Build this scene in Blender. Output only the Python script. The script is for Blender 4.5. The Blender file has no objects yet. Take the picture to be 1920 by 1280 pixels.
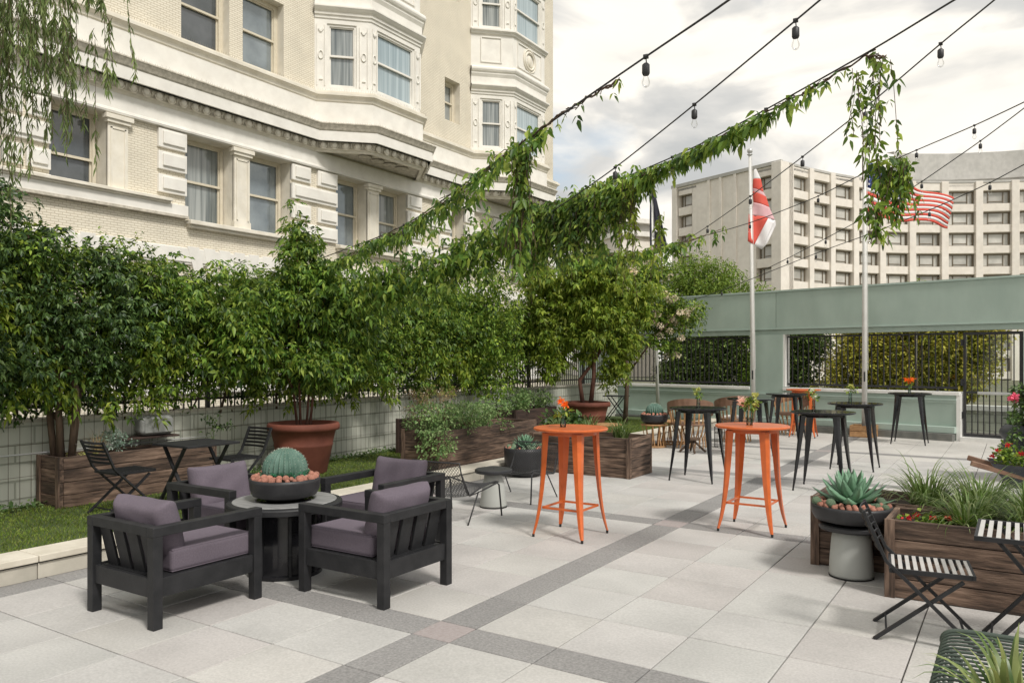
import bpy, math, random
import numpy as np
from mathutils import Vector, Matrix, Euler
from math import sin, cos, pi, radians, sqrt
random.seed(7); RG = np.random.default_rng(11)
S = bpy.context.scene
COL = S.collection

# ------------------------------------------------------------------ camera
cam = bpy.data.cameras.new("camera"); co = bpy.data.objects.new("camera", cam); COL.objects.link(co)
co.location = (3.243, -3.843, 1.747)
co.rotation_euler = (radians(90), 0, radians(32.87))
cam.sensor_width = 36; cam.lens = 27.49; cam.shift_y = 33/1920
cam.clip_start = 0.05; cam.clip_end = 2000
S.camera = co
# ------------------------------------------------------------------ world
SUN_EL, SUN_AZ = radians(50), radians(112)      # azimuth clockwise from +Y (towards +X, behind the camera)
W = bpy.data.worlds.new("World"); S.world = W; W.use_nodes = True
nt = W.node_tree; nt.nodes.clear()
def N(t, typ, **kw):
    n = t.nodes.new(typ)
    for k, v in kw.items():
        if k.startswith('i_'): n.inputs[k[2:].replace('_', ' ')].default_value = v
        else: setattr(n, k, v)
    return n
def ramp(t, stops):
    r = t.nodes.new('ShaderNodeValToRGB'); e = r.color_ramp.elements
    while len(e) < len(stops): e.new(.5)
    for i, (p, c) in enumerate(stops):
        e[i].position = p; e[i].color = (c, c, c, 1) if isinstance(c, (int, float)) else (*c, 1)
    return r
L = nt.links
out = N(nt, 'ShaderNodeOutputWorld'); bg = N(nt, 'ShaderNodeBackground'); bg.inputs[1].default_value = 0.1
sky = N(nt, 'ShaderNodeTexSky', sky_type='NISHITA', sun_disc=False, sun_elevation=SUN_EL, sun_rotation=SUN_AZ)
sky.dust_density = 2.0
tc = N(nt, 'ShaderNodeTexCoord'); sep = N(nt, 'ShaderNodeSeparateXYZ'); L.new(tc.outputs['Generated'], sep.inputs[0])
ab = N(nt, 'ShaderNodeMath', operation='ABSOLUTE'); L.new(sep.outputs[2], ab.inputs[0])
ad = N(nt, 'ShaderNodeMath', operation='ADD'); ad.inputs[1].default_value = .22; L.new(ab.outputs[0], ad.inputs[0])
cb = N(nt, 'ShaderNodeCombineXYZ')
for i in (0, 1):
    dv = N(nt, 'ShaderNodeMath', operation='DIVIDE'); L.new(sep.outputs[i], dv.inputs[0]); L.new(ad.outputs[0], dv.inputs[1]); L.new(dv.outputs[0], cb.inputs[i])
cb.inputs[2].default_value = 3.7
n1 = N(nt, 'ShaderNodeTexNoise'); n1.inputs['Scale'].default_value = 1.15; n1.inputs['Detail'].default_value = 9; n1.inputs['Roughness'].default_value = .52; n1.inputs['Distortion'].default_value = .25
n2 = N(nt, 'ShaderNodeTexNoise'); n2.inputs['Scale'].default_value = 1.7; n2.inputs['Detail'].default_value = 8; n2.inputs['Roughness'].default_value = .48; n2.inputs['Distortion'].default_value = .5
mp = N(nt, 'ShaderNodeMapping'); mp.inputs['Location'].default_value = (1.35, .4, 0)
L.new(cb.outputs[0], mp.inputs[0]); L.new(mp.outputs[0], n1.inputs['Vector']); L.new(cb.outputs[0], n2.inputs['Vector'])
r1 = ramp(nt, [(.36, 0), (.46, 1)]); L.new(n1.outputs[0], r1.inputs[0])
r2 = ramp(nt, [(.39, (4.1, 4.15, 4.1)), (.47, (5.3, 5.2, 4.95)), (.53, (7.8, 7.4, 6.7)), (.62, (7.4, 7.05, 6.4)), (.70, (5.8, 5.65, 5.3))]); L.new(n2.outputs[0], r2.inputs[0])
skm = N(nt, 'ShaderNodeMix', data_type='RGBA'); skm.inputs[0].default_value = .55
L.new(sky.outputs[0], skm.inputs[6]); skm.inputs[7].default_value = (5.4, 5.8, 5.8, 1)
mx = N(nt, 'ShaderNodeMix', data_type='RGBA'); L.new(r1.outputs[0], mx.inputs[0]); L.new(skm.outputs[2], mx.inputs[6]); L.new(r2.outputs[0], mx.inputs[7])
L.new(mx.outputs[2], bg.inputs[0]); L.new(bg.outputs[0], out.inputs[0])
# ------------------------------------------------------------------ sun
sl = bpy.data.lights.new("sun", 'SUN'); sl.energy = 2.1; sl.angle = radians(10); sl.color = (1, .96, .90)
so = bpy.data.objects.new("sun", sl); COL.objects.link(so)
sd = Vector((sin(SUN_AZ)*cos(SUN_EL), cos(SUN_AZ)*cos(SUN_EL), sin(SUN_EL)))
so.rotation_euler = (-sd).to_track_quat('-Z', 'Y').to_euler(); so.location = (10, -10, 20)
S.view_settings.view_transform = 'Standard'; S.view_settings.look = 'None'
S.view_settings.exposure = 0.55; S.view_settings.gamma = 1; S.view_settings.use_curve_mapping = False
S.render.engine = 'CYCLES'

# ------------------------------------------------------------------ materials
def mat(name, c1, c2=None, scale=6., rough=.6, bump=0., bscale=40., metal=0., spec=.5, stretch=(1, 1, 1), rnd=.0, detail=5, c3=None, big=0., lo=.35, hi=.65, coat=0., tint=False):
    m = bpy.data.materials.new(name); m.use_nodes = True; t = m.node_tree; b = t.nodes['Principled BSDF']; K = t.links
    b.inputs['Roughness'].default_value = rough; b.inputs['Metallic'].default_value = metal
    b.inputs['Specular IOR Level'].default_value = spec; b.inputs['Coat Weight'].default_value = coat
    tcn = N(t, 'ShaderNodeTexCoord'); oi = N(t, 'ShaderNodeObjectInfo')
    mu = N(t, 'ShaderNodeMath', operation='MULTIPLY'); mu.inputs[1].default_value = 37.; K.new(oi.outputs['Random'], mu.inputs[0])
    va = N(t, 'ShaderNodeVectorMath', operation='ADD'); K.new(tcn.outputs['Object'], va.inputs[0]); K.new(mu.outputs[0], va.inputs[1])
    mpn = N(t, 'ShaderNodeMapping'); mpn.inputs['Scale'].default_value = stretch; K.new(va.outputs[0], mpn.inputs[0])
    c2 = c2 or c1
    nz = N(t, 'ShaderNodeTexNoise'); nz.inputs['Scale'].default_value = scale; nz.inputs['Detail'].default_value = detail; nz.inputs['Roughness'].default_value = .6
    K.new(mpn.outputs[0], nz.inputs['Vector'])
    st = [(lo, c1), (hi, c2)] if c3 is None else [(lo, c1), (.5*(lo+hi), c3), (hi, c2)]
    rp = ramp(t, st); K.new(nz.outputs[0], rp.inputs[0]); col = rp.outputs[0]
    if big:
        nb = N(t, 'ShaderNodeTexNoise'); nb.inputs['Scale'].default_value = 1.3; nb.inputs['Detail'].default_value = 4; K.new(va.outputs[0], nb.inputs['Vector'])
        rb = ramp(t, [(.35, 1-big), (.65, 1+big*.4)]); K.new(nb.outputs[0], rb.inputs[0])
        mm = N(t, 'ShaderNodeMix', data_type='RGBA', blend_type='MULTIPLY'); mm.inputs[0].default_value = 1; K.new(col, mm.inputs[6]); K.new(rb.outputs[0], mm.inputs[7]); col = mm.outputs[2]
    if tint:
        rt = ramp(t, [(0, (1.015, .985, .98)), (.35, (1, 1, 1)), (.7, (.985, 1., .99)), (1, (1.01, 1.0, .975))]); K.new(oi.outputs['Random'], rt.inputs[0])
        mt_ = N(t, 'ShaderNodeMix', data_type='RGBA', blend_type='MULTIPLY'); mt_.inputs[0].default_value = 1; K.new(col, mt_.inputs[6]); K.new(rt.outputs[0], mt_.inputs[7]); col = mt_.outputs[2]
    if rnd:
        mr = N(t, 'ShaderNodeMapRange'); mr.inputs[3].default_value = 1-rnd; mr.inputs[4].default_value = 1+rnd*.6; K.new(oi.outputs['Random'], mr.inputs[0])
        hs = N(t, 'ShaderNodeHueSaturation'); K.new(mr.outputs[0], hs.inputs['Value']); K.new(col, hs.inputs['Color']); col = hs.outputs[0]
    K.new(col, b.inputs['Base Color'])
    if bump:
        nb2 = N(t, 'ShaderNodeTexNoise'); nb2.inputs['Scale'].default_value = bscale; nb2.inputs['Detail'].default_value = 4; K.new(mpn.outputs[0], nb2.inputs['Vector'])
        bp = N(t, 'ShaderNodeBump'); bp.inputs['Strength'].default_value = bump; bp.inputs['Distance'].default_value = .01; K.new(nb2.outputs[0], bp.inputs['Height']); K.new(bp.outputs[0], b.inputs['Normal'])
    return m
def leafmat(name, cols, rough=.45, trans=.3, spec=.3):
    m = bpy.data.materials.new(name); m.use_nodes = True; t = m.node_tree; b = t.nodes['Principled BSDF']; K = t.links; o = t.nodes['Material Output']
    g = N(t, 'ShaderNodeNewGeometry'); n = len(cols)
    rp = ramp(t, [(i/(n-1), c) for i, c in enumerate(cols)]); K.new(g.outputs['Random Per Island'], rp.inputs[0])
    tcn = N(t, 'ShaderNodeTexCoord'); nz = N(t, 'ShaderNodeTexNoise'); nz.inputs['Scale'].default_value = 2.6; nz.inputs['Detail'].default_value = 4; K.new(tcn.outputs['Object'], nz.inputs['Vector'])
    mr = N(t, 'ShaderNodeMapRange'); mr.inputs[1].default_value = .3; mr.inputs[2].default_value = .7; mr.inputs[3].default_value = .6; mr.inputs[4].default_value = 1.45; K.new(nz.outputs[0], mr.inputs[0])
    hs = N(t, 'ShaderNodeHueSaturation'); K.new(mr.outputs[0], hs.inputs['Value']); K.new(rp.outputs[0], hs.inputs['Color'])
    K.new(hs.outputs[0], b.inputs['Base Color']); b.inputs['Roughness'].default_value = rough; b.inputs['Specular IOR Level'].default_value = spec
    tr = N(t, 'ShaderNodeBsdfTranslucent'); h2 = N(t, 'ShaderNodeHueSaturation'); h2.inputs['Value'].default_value = 1.5; h2.inputs['Hue'].default_value = .485; K.new(hs.outputs[0], h2.inputs['Color']); K.new(h2.outputs[0], tr.inputs[0])
    ms = N(t, 'ShaderNodeMixShader'); ms.inputs[0].default_value = trans; K.new(b.outputs[0], ms.inputs[1]); K.new(tr.outputs[0], ms.inputs[2]); K.new(ms.outputs[0], o.inputs[0])
    return m
def brickmat(name, c1, c2, mortar, scale, bw, bh, axis='YZ', strength=.6):
    m = bpy.data.materials.new(name); m.use_nodes = True; t = m.node_tree; b = t.nodes['Principled BSDF']; K = t.links
    tcn = N(t, 'ShaderNodeTexCoord'); sp = N(t, 'ShaderNodeSeparateXYZ'); cbn = N(t, 'ShaderNodeCombineXYZ'); K.new(tcn.outputs['Object'], sp.inputs[0])
    sm = N(t, 'ShaderNodeMath', operation='ADD'); K.new(sp.outputs[0], sm.inputs[0]); K.new(sp.outputs[1], sm.inputs[1])
    K.new(sm.outputs[0], cbn.inputs[0]); K.new(sp.outputs[2], cbn.inputs[1])
    br = N(t, 'ShaderNodeTexBrick'); br.inputs['Scale'].default_value = scale; br.inputs['Brick Width'].default_value = bw; br.inputs['Row Height'].default_value = bh
    br.inputs['Mortar Size'].default_value = .012; br.inputs['Mortar Smooth'].default_value = .3; br.inputs['Color1'].default_value = (*c1, 1); br.inputs['Color2'].default_value = (*c2, 1); br.inputs['Mortar'].default_value = (*mortar, 1)
    K.new(cbn.outputs[0], br.inputs['Vector'])
    nz = N(t, 'ShaderNodeTexNoise'); nz.inputs['Scale'].default_value = 1.2; nz.inputs['Detail'].default_value = 8; K.new(tcn.outputs['Object'], nz.inputs['Vector'])
    rp = ramp(t, [(.3, .92), (.65, 1.04)]); K.new(nz.outputs[0], rp.inputs[0])
    mm = N(t, 'ShaderNodeMix', data_type='RGBA', blend_type='MULTIPLY'); mm.inputs[0].default_value = 1; K.new(br.outputs['Color'], mm.inputs[6]); K.new(rp.outputs[0], mm.inputs[7]); K.new(mm.outputs[2], b.inputs['Base Color'])
    b.inputs['Roughness'].default_value = .8
    bp = N(t, 'ShaderNodeBump', invert=True); bp.inputs['Strength'].default_value = strength; bp.inputs['Distance'].default_value = .02; K.new(br.outputs['Fac'], bp.inputs['Height']); K.new(bp.outputs[0], b.inputs['Normal'])
    return m
def glassmat(name, tint=(.9, .95, .93), rough=.0, refl=1.):
    m = bpy.data.materials.new(name); m.use_nodes = True; t = m.node_tree; K = t.links; t.nodes.clear()
    o = N(t, 'ShaderNodeOutputMaterial'); tr = N(t, 'ShaderNodeBsdfTransparent'); tr.inputs[0].default_value = (*tint, 1); gl = N(t, 'ShaderNodeBsdfGlossy'); gl.inputs['Roughness'].default_value = .03
    fr = N(t, 'ShaderNodeFresnel'); fr.inputs[0].default_value = 1.5; ms = N(t, 'ShaderNodeMixShader'); fm_ = N(t, 'ShaderNodeMath', operation='MULTIPLY'); fm_.inputs[1].default_value = refl; K.new(fr.outputs[0], fm_.inputs[0]); K.new(fm_.outputs[0], ms.inputs[0]); K.new(tr.outputs[0], ms.inputs[1]); K.new(gl.outputs[0], ms.inputs[2]); K.new(ms.outputs[0], o.inputs[0])
    return m
MT = {}
MT['paver'] = mat('paver_light', (.40, .388, .372), (.535, .52, .50), 60., .85, .3, 220, rnd=.045, detail=6, big=.13, lo=.25, hi=.72, tint=True)
MT['paverd'] = mat('paver_dark', (.20, .195, .19), (.31, .30, .29), 60., .85, .3, 220, rnd=.10, detail=8, big=.06)
MT['paverp'] = mat('paver_pinkish', (.30, .26, .25), (.36, .32, .31), 40., .85, .3, 220, detail=8)
MT['grout'] = mat('joint_sand', (.045, .04, .035), (.10, .09, .08), 20, .95, .2)
MT['turf'] = mat('turf_base', (.05, .075, .02), (.085, .12, .03), 5, .95, .8, 150, big=.25)
MT['grass'] = leafmat('grass_blades', [(0.072, 0.13, 0.015), (0.129, 0.195, 0.025), (0.172, 0.234, 0.037), (0.215, 0.221, 0.062)], .6, .25)
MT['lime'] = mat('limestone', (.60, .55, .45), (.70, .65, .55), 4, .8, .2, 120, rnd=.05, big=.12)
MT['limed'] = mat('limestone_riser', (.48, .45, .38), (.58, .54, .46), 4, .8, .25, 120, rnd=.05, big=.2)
MT['brick'] = brickmat('cream_painted_brick', (.745, .685, .565), (.775, .72, .60), (.57, .505, .39), 1., .22, .075)
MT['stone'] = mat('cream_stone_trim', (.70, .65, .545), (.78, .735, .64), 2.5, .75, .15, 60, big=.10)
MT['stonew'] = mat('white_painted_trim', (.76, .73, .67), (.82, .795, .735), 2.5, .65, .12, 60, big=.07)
MT['stoneg'] = mat('darker_stone_moulding', (.42, .385, .315), (.64, .59, .50), 7, .85, .3, 60)  # darker, mottled stone tone for mouldings, frieze and soffits
MT['glass'] = mat('window_glass_dark', (.05, .06, .065), (.09, .10, .11), 1.2, .05, spec=1., metal=.0)
MT['glassr'] = mat('window_glass_sky', (.16, .19, .21), (.28, .32, .34), .8, .04, spec=1., metal=.35)
MT['curtain'] = mat('net_curtain_behind_glass', (.10, .12, .12), (.34, .36, .35), 1.0, .12, spec=1., stretch=(9, 9, .25), detail=2)
MT['curtainb'] = mat('blue_grey_curtain_behind_glass', (.26, .33, .36), (.42, .50, .53), 1.0, .08, spec=1., stretch=(9, 9, .15), detail=2)
MT['sash'] = mat('cream_window_sash', (.60, .54, .42), (.66, .60, .48), 5, .5)
MT['conc'] = mat('warm_white_concrete', (.73, .675, .60), (.80, .75, .68), .25, .8, .1, 3, big=.06)
MT['concg'] = mat('grey_concrete', (.44, .43, .40), (.52, .505, .475), .3, .8, .1, 3, stretch=(1, 1, .2), big=.1)
MT['bronze'] = mat('bronze_frame', (.16, .13, .09), (.22, .18, .13), 2, .5, metal=.3)
MT['blind'] = mat('window_blind', (.42, .41, .37), (.62, .60, .55), .35, .25, spec=.8, rnd=.25)
MT['green'] = mat('sage_green_render', (.335, .42, .368), (.38, .465, .408), 1.6, .6, .08, 60, big=.07, stretch=(1.5, 1.5, .5), detail=8)
MT['greenl'] = mat('pale_sage_trim', (.36, .45, .40), (.39, .48, .43), 2, .6)
MT['white'] = mat('white_paint', (.72, .71, .68), (.78, .77, .74), 6, .5, .05, 50)
MT['plinth'] = mat('grey_plinth', (.13, .135, .125), (.19, .19, .175), 5, .85, .3, 60)
MT['iron'] = mat('black_iron', (.018, .018, .02), (.032, .032, .034), 12, .5, .1, 80)
MT['rusty'] = mat('rusty_wire', (.05, .04, .03), (.12, .08, .05), 12, .8)
MT['wood'] = mat('weathered_planter_wood', (.035, .022, .015), (.24, .16, .115), 2.2, .8, .5, 9, stretch=(1.4, 13, 13), rnd=.28, detail=10, c3=(.12, .075, .052), big=.35)
MT['woodd'] = mat('dark_planter_wood', (.022, .012, .010), (.085, .05, .038), 2.2, .8, .5, 9, stretch=(1.1, 16, 16), rnd=.22, detail=8, big=.3)
MT['soil'] = mat('soil', (.02, .015, .01), (.05, .035, .025), 20, 1, 1., 40)
MT['black'] = mat('charcoal_painted_frame', (.014, .0145, .016), (.024, .024, .026), 9, .55, .12, 70, spec=.35)
MT['blackg'] = mat('black_gloss_metal', (.010, .010, .012), (.014, .014, .016), 9, .13, spec=.5)
MT['greyring'] = mat('grey_stone_ring', (.20, .20, .20), (.30, .30, .295), 5, .45, .05, 60, stretch=(1, 6, 1))
MT['cushion'] = mat('mauve_grey_fabric', (.128, .106, .130), (.150, .126, .152), 90, .95, .12, 700, spec=.2, big=.15)
MT['bowl'] = mat('matt_black_bowl', (.018, .018, .02), (.03, .03, .033), 9, .5, .1, 60)
MT['orange'] = mat('orange_gloss_metal', (.56, .115, .024), (.66, .145, .034), 9, .34, .06, 30, spec=.5, coat=.2)
MT['rubber'] = mat('black_rubber', (.015, .015, .015), rough=.8)
MT['terra'] = mat('terracotta', (.145, .042, .026), (.195, .060, .036), 5, .75, .2, 60, big=.2)
MT['cone'] = mat('pale_grey_resin', (.38, .39, .365), (.42, .43, .405), 3, .55, big=.04)
MT['slat'] = mat('slats_painted_sky_sheen', (.58, .56, .54), (.66, .64, .61), 9, .35, metal=.3)  # sky sheen on the black slats, painted in as a pale base colour
MT['dgreen'] = mat('dark_green_metal', (.045, .065, .05), (.06, .08, .062), 9, .35, spec=.5)
MT['rattan'] = mat('split_cedar', (.28, .14, .055), (.45, .26, .12), 12, .6, .3, 40, rnd=.15)
MT['leather'] = mat('brown_pigskin', (.15, .08, .05), (.24, .14, .09), 8, .6, .2, 60)
MT['pole'] = mat('white_flagpole', (.62, .61, .58), (.68, .67, .64), 6, .4)
MT['speaker'] = mat('grey_speaker', (.22, .225, .215), (.27, .275, .26), 6, .6, .2, 400)
MT['trunk'] = mat('bark_brown', (.07, .045, .03), (.14, .09, .06), 10, .9, .8, 40, stretch=(3, 3, .6))
MT['trunkr'] = mat('bark_reddish', (.09, .035, .025), (.16, .075, .05), 10, .8, .6, 40, stretch=(3, 3, .6))
MT['cactus'] = mat('blue_green_cactus', (.06, .125, .095), (.11, .19, .15), 12, .7, .4, 120)
MT['spine'] = mat('cactus_spines', (.55, .55, .45), (.65, .65, .55))
MT['ball'] = mat('pink_cactus_ball', (.46, .15, .10), (.68, .36, .26), 30, .8, 1., 120, rnd=.25)
MT['ballg'] = mat('green_cactus_ball', (.12, .20, .11), (.22, .30, .19), 30, .8, 1., 120, rnd=.15)
MT['agave'] = mat('blue_green_agave', (.11, .23, .13), (.20, .35, .23), 3, .5, .1, 60, rnd=.25)
MT['succ'] = leafmat('green_succulent', [(.02, .13, .06), (.04, .20, .10), (.08, .24, .14)], .4, .1)
MT['hedge'] = leafmat('hedge_leaves', [(0.026, 0.058, 0.01), (0.072, 0.137, 0.017), (0.122, 0.208, 0.025), (0.186, 0.286, 0.037), (0.343, 0.429, 0.068)], .5, .28, .3)  # wide tone range paints lit leaves and dark interior into the colour
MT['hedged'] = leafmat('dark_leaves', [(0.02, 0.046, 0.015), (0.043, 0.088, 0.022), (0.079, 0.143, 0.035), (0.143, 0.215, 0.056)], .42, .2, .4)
MT['vine'] = leafmat('vine_leaves', [(0.029, 0.065, 0.015), (0.072, 0.15, 0.022), (0.122, 0.215, 0.031), (0.186, 0.286, 0.043), (0.315, 0.39, 0.068)], .45, .35, .35)
MT['lime_l'] = leafmat('light_leaves', [(0.074, 0.134, 0.017), (0.148, 0.224, 0.027), (0.222, 0.302, 0.037), (0.333, 0.381, 0.064)], .5, .4, .3)
MT['willow'] = leafmat('willow_leaves', [(0.086, 0.13, 0.037), (0.143, 0.202, 0.062), (0.215, 0.26, 0.093)], .5, .3, .3)
MT['herb'] = leafmat('grey_green_herb', [(0.072, 0.143, 0.043), (0.157, 0.247, 0.086), (0.286, 0.377, 0.161)], .55, .3, .3)
MT['dry'] = leafmat('dry_grass', [(.30, .22, .12), (.38, .27, .15), (.30, .30, .12)], .7, .3, .2)
MT['lily'] = leafmat('liriope_blades', [(.06, .11, .02), (.10, .17, .035), (.16, .23, .07), (.30, .34, .17)], .4, .3, .4)
MT['spider'] = leafmat('variegated_blades', [(.06, .13, .03), (.14, .22, .05), (.42, .46, .18), (.12, .20, .05), (.38, .42, .14)], .35, .3, .4)
MT['bgtree'] = leafmat('background_tree_leaves', [(0.072, 0.13, 0.022), (0.157, 0.247, 0.04), (0.257, 0.338, 0.062)], .6, .3, .2)
MT['bgy'] = leafmat('yellow_green_shrub_leaves', [(0.215, 0.247, 0.037), (0.372, 0.39, 0.062), (0.543, 0.468, 0.099), (0.114, 0.156, 0.025)], .6, .3, .2)
MT['bgd'] = leafmat('dark_shrub_leaves', [(0.043, 0.078, 0.02), (0.086, 0.143, 0.035), (0.172, 0.221, 0.056)], .6, .2, .2)
MT['blossom'] = leafmat('cream_blossom', [(.65, .58, .45), (.75, .68, .52), (.60, .48, .38)], .7, .3, .2)
MT['red'] = leafmat('red_petals', [(.55, .02, .02), (.65, .04, .03), (.5, .01, .04)], .5, .2, .3)
MT['pink'] = leafmat('pink_petals', [(.70, .10, .17), (.75, .16, .24), (.65, .07, .13)], .5, .2, .3)
MT['peach'] = leafmat('peach_petals', [(.84, .60, .50), (.88, .68, .58), (.80, .52, .42)], .5, .3, .3)
MT['orangep'] = leafmat('orange_petals', [(.80, .18, .02), (.85, .25, .03)], .5, .3, .3)
MT['yellowp'] = leafmat('yellow_green_petals', [(.55, .52, .12), (.45, .50, .15), (.62, .60, .25)], .5, .3, .3)
MT['whitep'] = leafmat('white_petals', [(.75, .75, .65), (.65, .68, .52)], .5, .3, .3)
MT['vase'] = glassmat('clear_glass', (.88, .92, .90))
MT['pane'] = glassmat('glass_panel', (.96, .98, .97))
MT['bulb'] = glassmat('bulb_glass', (.99, .99, .985), refl=.45)
MT['flagred'] = mat('flag_red', (.60, .09, .065), (.66, .12, .09), 3, .8, spec=.2)
MT['flagwhite'] = mat('flag_white', (.72, .70, .70), (.76, .74, .74), 3, .8, spec=.2)
MT['flagpink'] = mat('flag_red_seen_through_white', (.62, .36, .38), (.68, .44, .46), 3, .8, spec=.2)
MT['flagblue'] = mat('flag_blue', (.03, .05, .16), (.045, .07, .20), 3, .8, spec=.2)
MT['flagdark'] = mat('flag_charcoal', (.03, .03, .045), (.045, .045, .06), 3, .8, spec=.2)
MT['ground'] = mat('far_ground', (.10, .11, .06), (.16, .15, .10), .3, .95, .2, 3)
MT['asphalt'] = mat('street_asphalt', (.05, .05, .05), (.07, .07, .07), 4, .95, .2, 60)
MT['wcush'] = mat('white_cushion', (.62, .60, .57), (.70, .68, .64), 6, .9)
MT['steel'] = mat('steel_bar', (.50, .50, .49), (.58, .58, .57), 6, .35, metal=.4)
MT['wbtub'] = mat('dark_blue_grey_tub', (.035, .04, .048), (.06, .065, .075), 8, .5, .2, 60)
MT['lwall'] = brickmat('pale_green_painted_block_wall', (.50, .51, .44), (.56, .565, .49), (.34, .35, .29), 1., .4, .2)

# ------------------------------------------------------------------ mesh helpers
class MB:
    def __init__(s): s.v = []; s.f = []
    def add(s, vs, fs, mtx=None):
        o = len(s.v)
        for p in vs: s.v.append(tuple(mtx @ Vector(p)) if mtx else tuple(p))
        for f in fs: s.f.append(tuple(i+o for i in f))
        return s
    def box(s, c, d, rot=None):
        x, y, z = d[0]/2, d[1]/2, d[2]/2
        vs = [(-x, -y, -z), (x, -y, -z), (x, y, -z), (-x, y, -z), (-x, -y, z), (x, -y, z), (x, y, z), (-x, y, z)]
        m = Matrix.Translation(c) @ (rot.to_4x4() if rot else Matrix.Identity(4))
        return s.add(vs, [(0, 3, 2, 1), (4, 5, 6, 7), (0, 1, 5, 4), (1, 2, 6, 5), (2, 3, 7, 6), (3, 0, 4, 7)], m)
    def beam(s, p, q, w, h, up=(0, 0, 1), w2=None, h2=None):
        p, q = Vector(p), Vector(q); z = (q-p).normalized(); u = Vector(up)
        x = u.cross(z)
        if x.length < 1e-4: x = Vector((1, 0, 0)).cross(z)
        x.normalize(); y = z.cross(x); w2 = w if w2 is None else w2; h2 = h if h2 is None else h2
        vs = []
        for c, a, b in ((p, w/2, h/2), (q, w2/2, h2/2)):
            for i, j in ((-1, -1), (1, -1), (1, 1), (-1, 1)): vs.append(c + x*a*i + y*b*j)
        return s.add(vs, [(0, 3, 2, 1), (4, 5, 6, 7), (0, 1, 5, 4), (1, 2, 6, 5), (2, 3, 7, 6), (3, 0, 4, 7)])
    def tube(s, pts, r, seg=8, closed=False, flat=None):
        P = [Vector(p) for p in pts]; n = len(P); R = r if isinstance(r, (list, tuple)) else [r]*n
        vs = []; x = None
        for i, p in enumerate(P):
            t = (P[(i+1) % n]-P[i-1]) if closed else (P[min(i+1, n-1)]-P[max(i-1, 0)])
            t.normalize()
            if x is None:
                x = Vector((0, 0, 1)).cross(t)
                if x.length < .1: x = Vector((1, 0, 0)).cross(t)
            x = (x - t*x.dot(t))
            if x.length < 1e-6: x = t.orthogonal()
            x.normalize(); y = t.cross(x)
            for k in range(seg):
                a = 2*pi*k/seg; vs.append(p + x*(cos(a)*R[i]) + y*(sin(a)*R[i]*(flat or 1)))
        fs = []
        for i in range(n if closed else n-1):
            j = (i+1) % n
            for k in range(seg): fs.append((i*seg+k, i*seg+(k+1) % seg, j*seg+(k+1) % seg, j*seg+k))
        if not closed: fs.append(tuple(range(seg))[::-1]); fs.append(tuple((n-1)*seg+k for k in range(seg)))
        return s.add(vs, fs)
    def lathe(s, prof, seg=32, c=(0, 0, 0), capb=True, capt=True, mod=None):
        vs = []; fs = []; n = len(prof)
        for r, z in prof:
            for k in range(seg):
                a = 2*pi*k/seg; rr = r*(mod(a, z) if mod else 1); vs.append((c[0]+rr*cos(a), c[1]+rr*sin(a), c[2]+z))
        for i in range(n-1):
            for k in range(seg): fs.append((i*seg+k, i*seg+(k+1) % seg, (i+1)*seg+(k+1) % seg, (i+1)*seg+k))
        if capb: fs.append(tuple(range(seg))[::-1])
        if capt: fs.append(tuple((n-1)*seg+k for k in range(seg)))
        return s.add(vs, fs)
    def sphere(s, c, r, seg=10, rings=6, sq=(1, 1, 1)):
        vs = [(0, 0, -1)]; fs = []
        for i in range(1, rings):
            a = -pi/2+pi*i/rings
            for k in range(seg): b = 2*pi*k/seg; vs.append((cos(a)*cos(b), cos(a)*sin(b), sin(a)))
        vs.append((0, 0, 1)); m = len(vs)-1
        for k in range(seg): fs.append((0, 1+(k+1) % seg, 1+k)); fs.append((m, m-seg+k, m-seg+(k+1) % seg))
        for i in range(rings-2):
            for k in range(seg): a = 1+i*seg; fs.append((a+k, a+(k+1) % seg, a+seg+(k+1) % seg, a+seg+k))
        return s.add([(c[0]+x*r*sq[0], c[1]+y*r*sq[1], c[2]+z*r*sq[2]) for x, y, z in vs], fs)
    def prism(s, poly, z0, z1):
        n = len(poly); vs = [(x, y, z0) for x, y in poly]+[(x, y, z1) for x, y in poly]
        return s.add(vs, [tuple(range(n))[::-1], tuple(range(n, 2*n))]+[(i, (i+1) % n, n+(i+1) % n, n+i) for i in range(n)])
    def mesh(s, name, m, smooth=False):
        me = bpy.data.meshes.new(name); me.from_pydata([tuple(p) for p in s.v], [], s.f); me.materials.append(m)
        if smooth: me.polygons.foreach_set('use_smooth', [True]*len(me.polygons))
        me.update(); return me
    def build(s, name, m, parent=None, smooth=False, bevel=0, sub=0, kind=None, bseg=2):
        if isinstance(m, str): m = MT[m]
        return link(name, s.mesh(name, m, smooth), parent, bevel, sub, kind, bseg)
def link(name, me, parent=None, bevel=0, sub=0, kind=None, bseg=2):
    o = bpy.data.objects.new(name, me); COL.objects.link(o)
    if parent: o.parent = parent
    if bevel:
        b = o.modifiers.new('bevel', 'BEVEL'); b.width = bevel; b.segments = bseg; b.limit_method = 'ANGLE'; b.angle_limit = radians(40)
    if sub:
        b = o.modifiers.new('sub', 'SUBSURF'); b.levels = sub; b.render_levels = sub
    if kind: o['kind'] = kind
    return o
def thing(name, label, cat, loc=(0, 0, 0), rz=0, group=None, kind=None):
    o = bpy.data.objects.new(name, None); COL.objects.link(o); o.location = loc; o.rotation_euler = (0, 0, rz); o.empty_display_size = .1
    return tag(o, label, cat, group, kind)
def tag(o, label=None, cat=None, group=None, kind=None):
    for k, v in (('label', label), ('category', cat), ('group', group), ('kind', kind)):
        if v: o[k] = v
    return o
KIDS = {}
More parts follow.
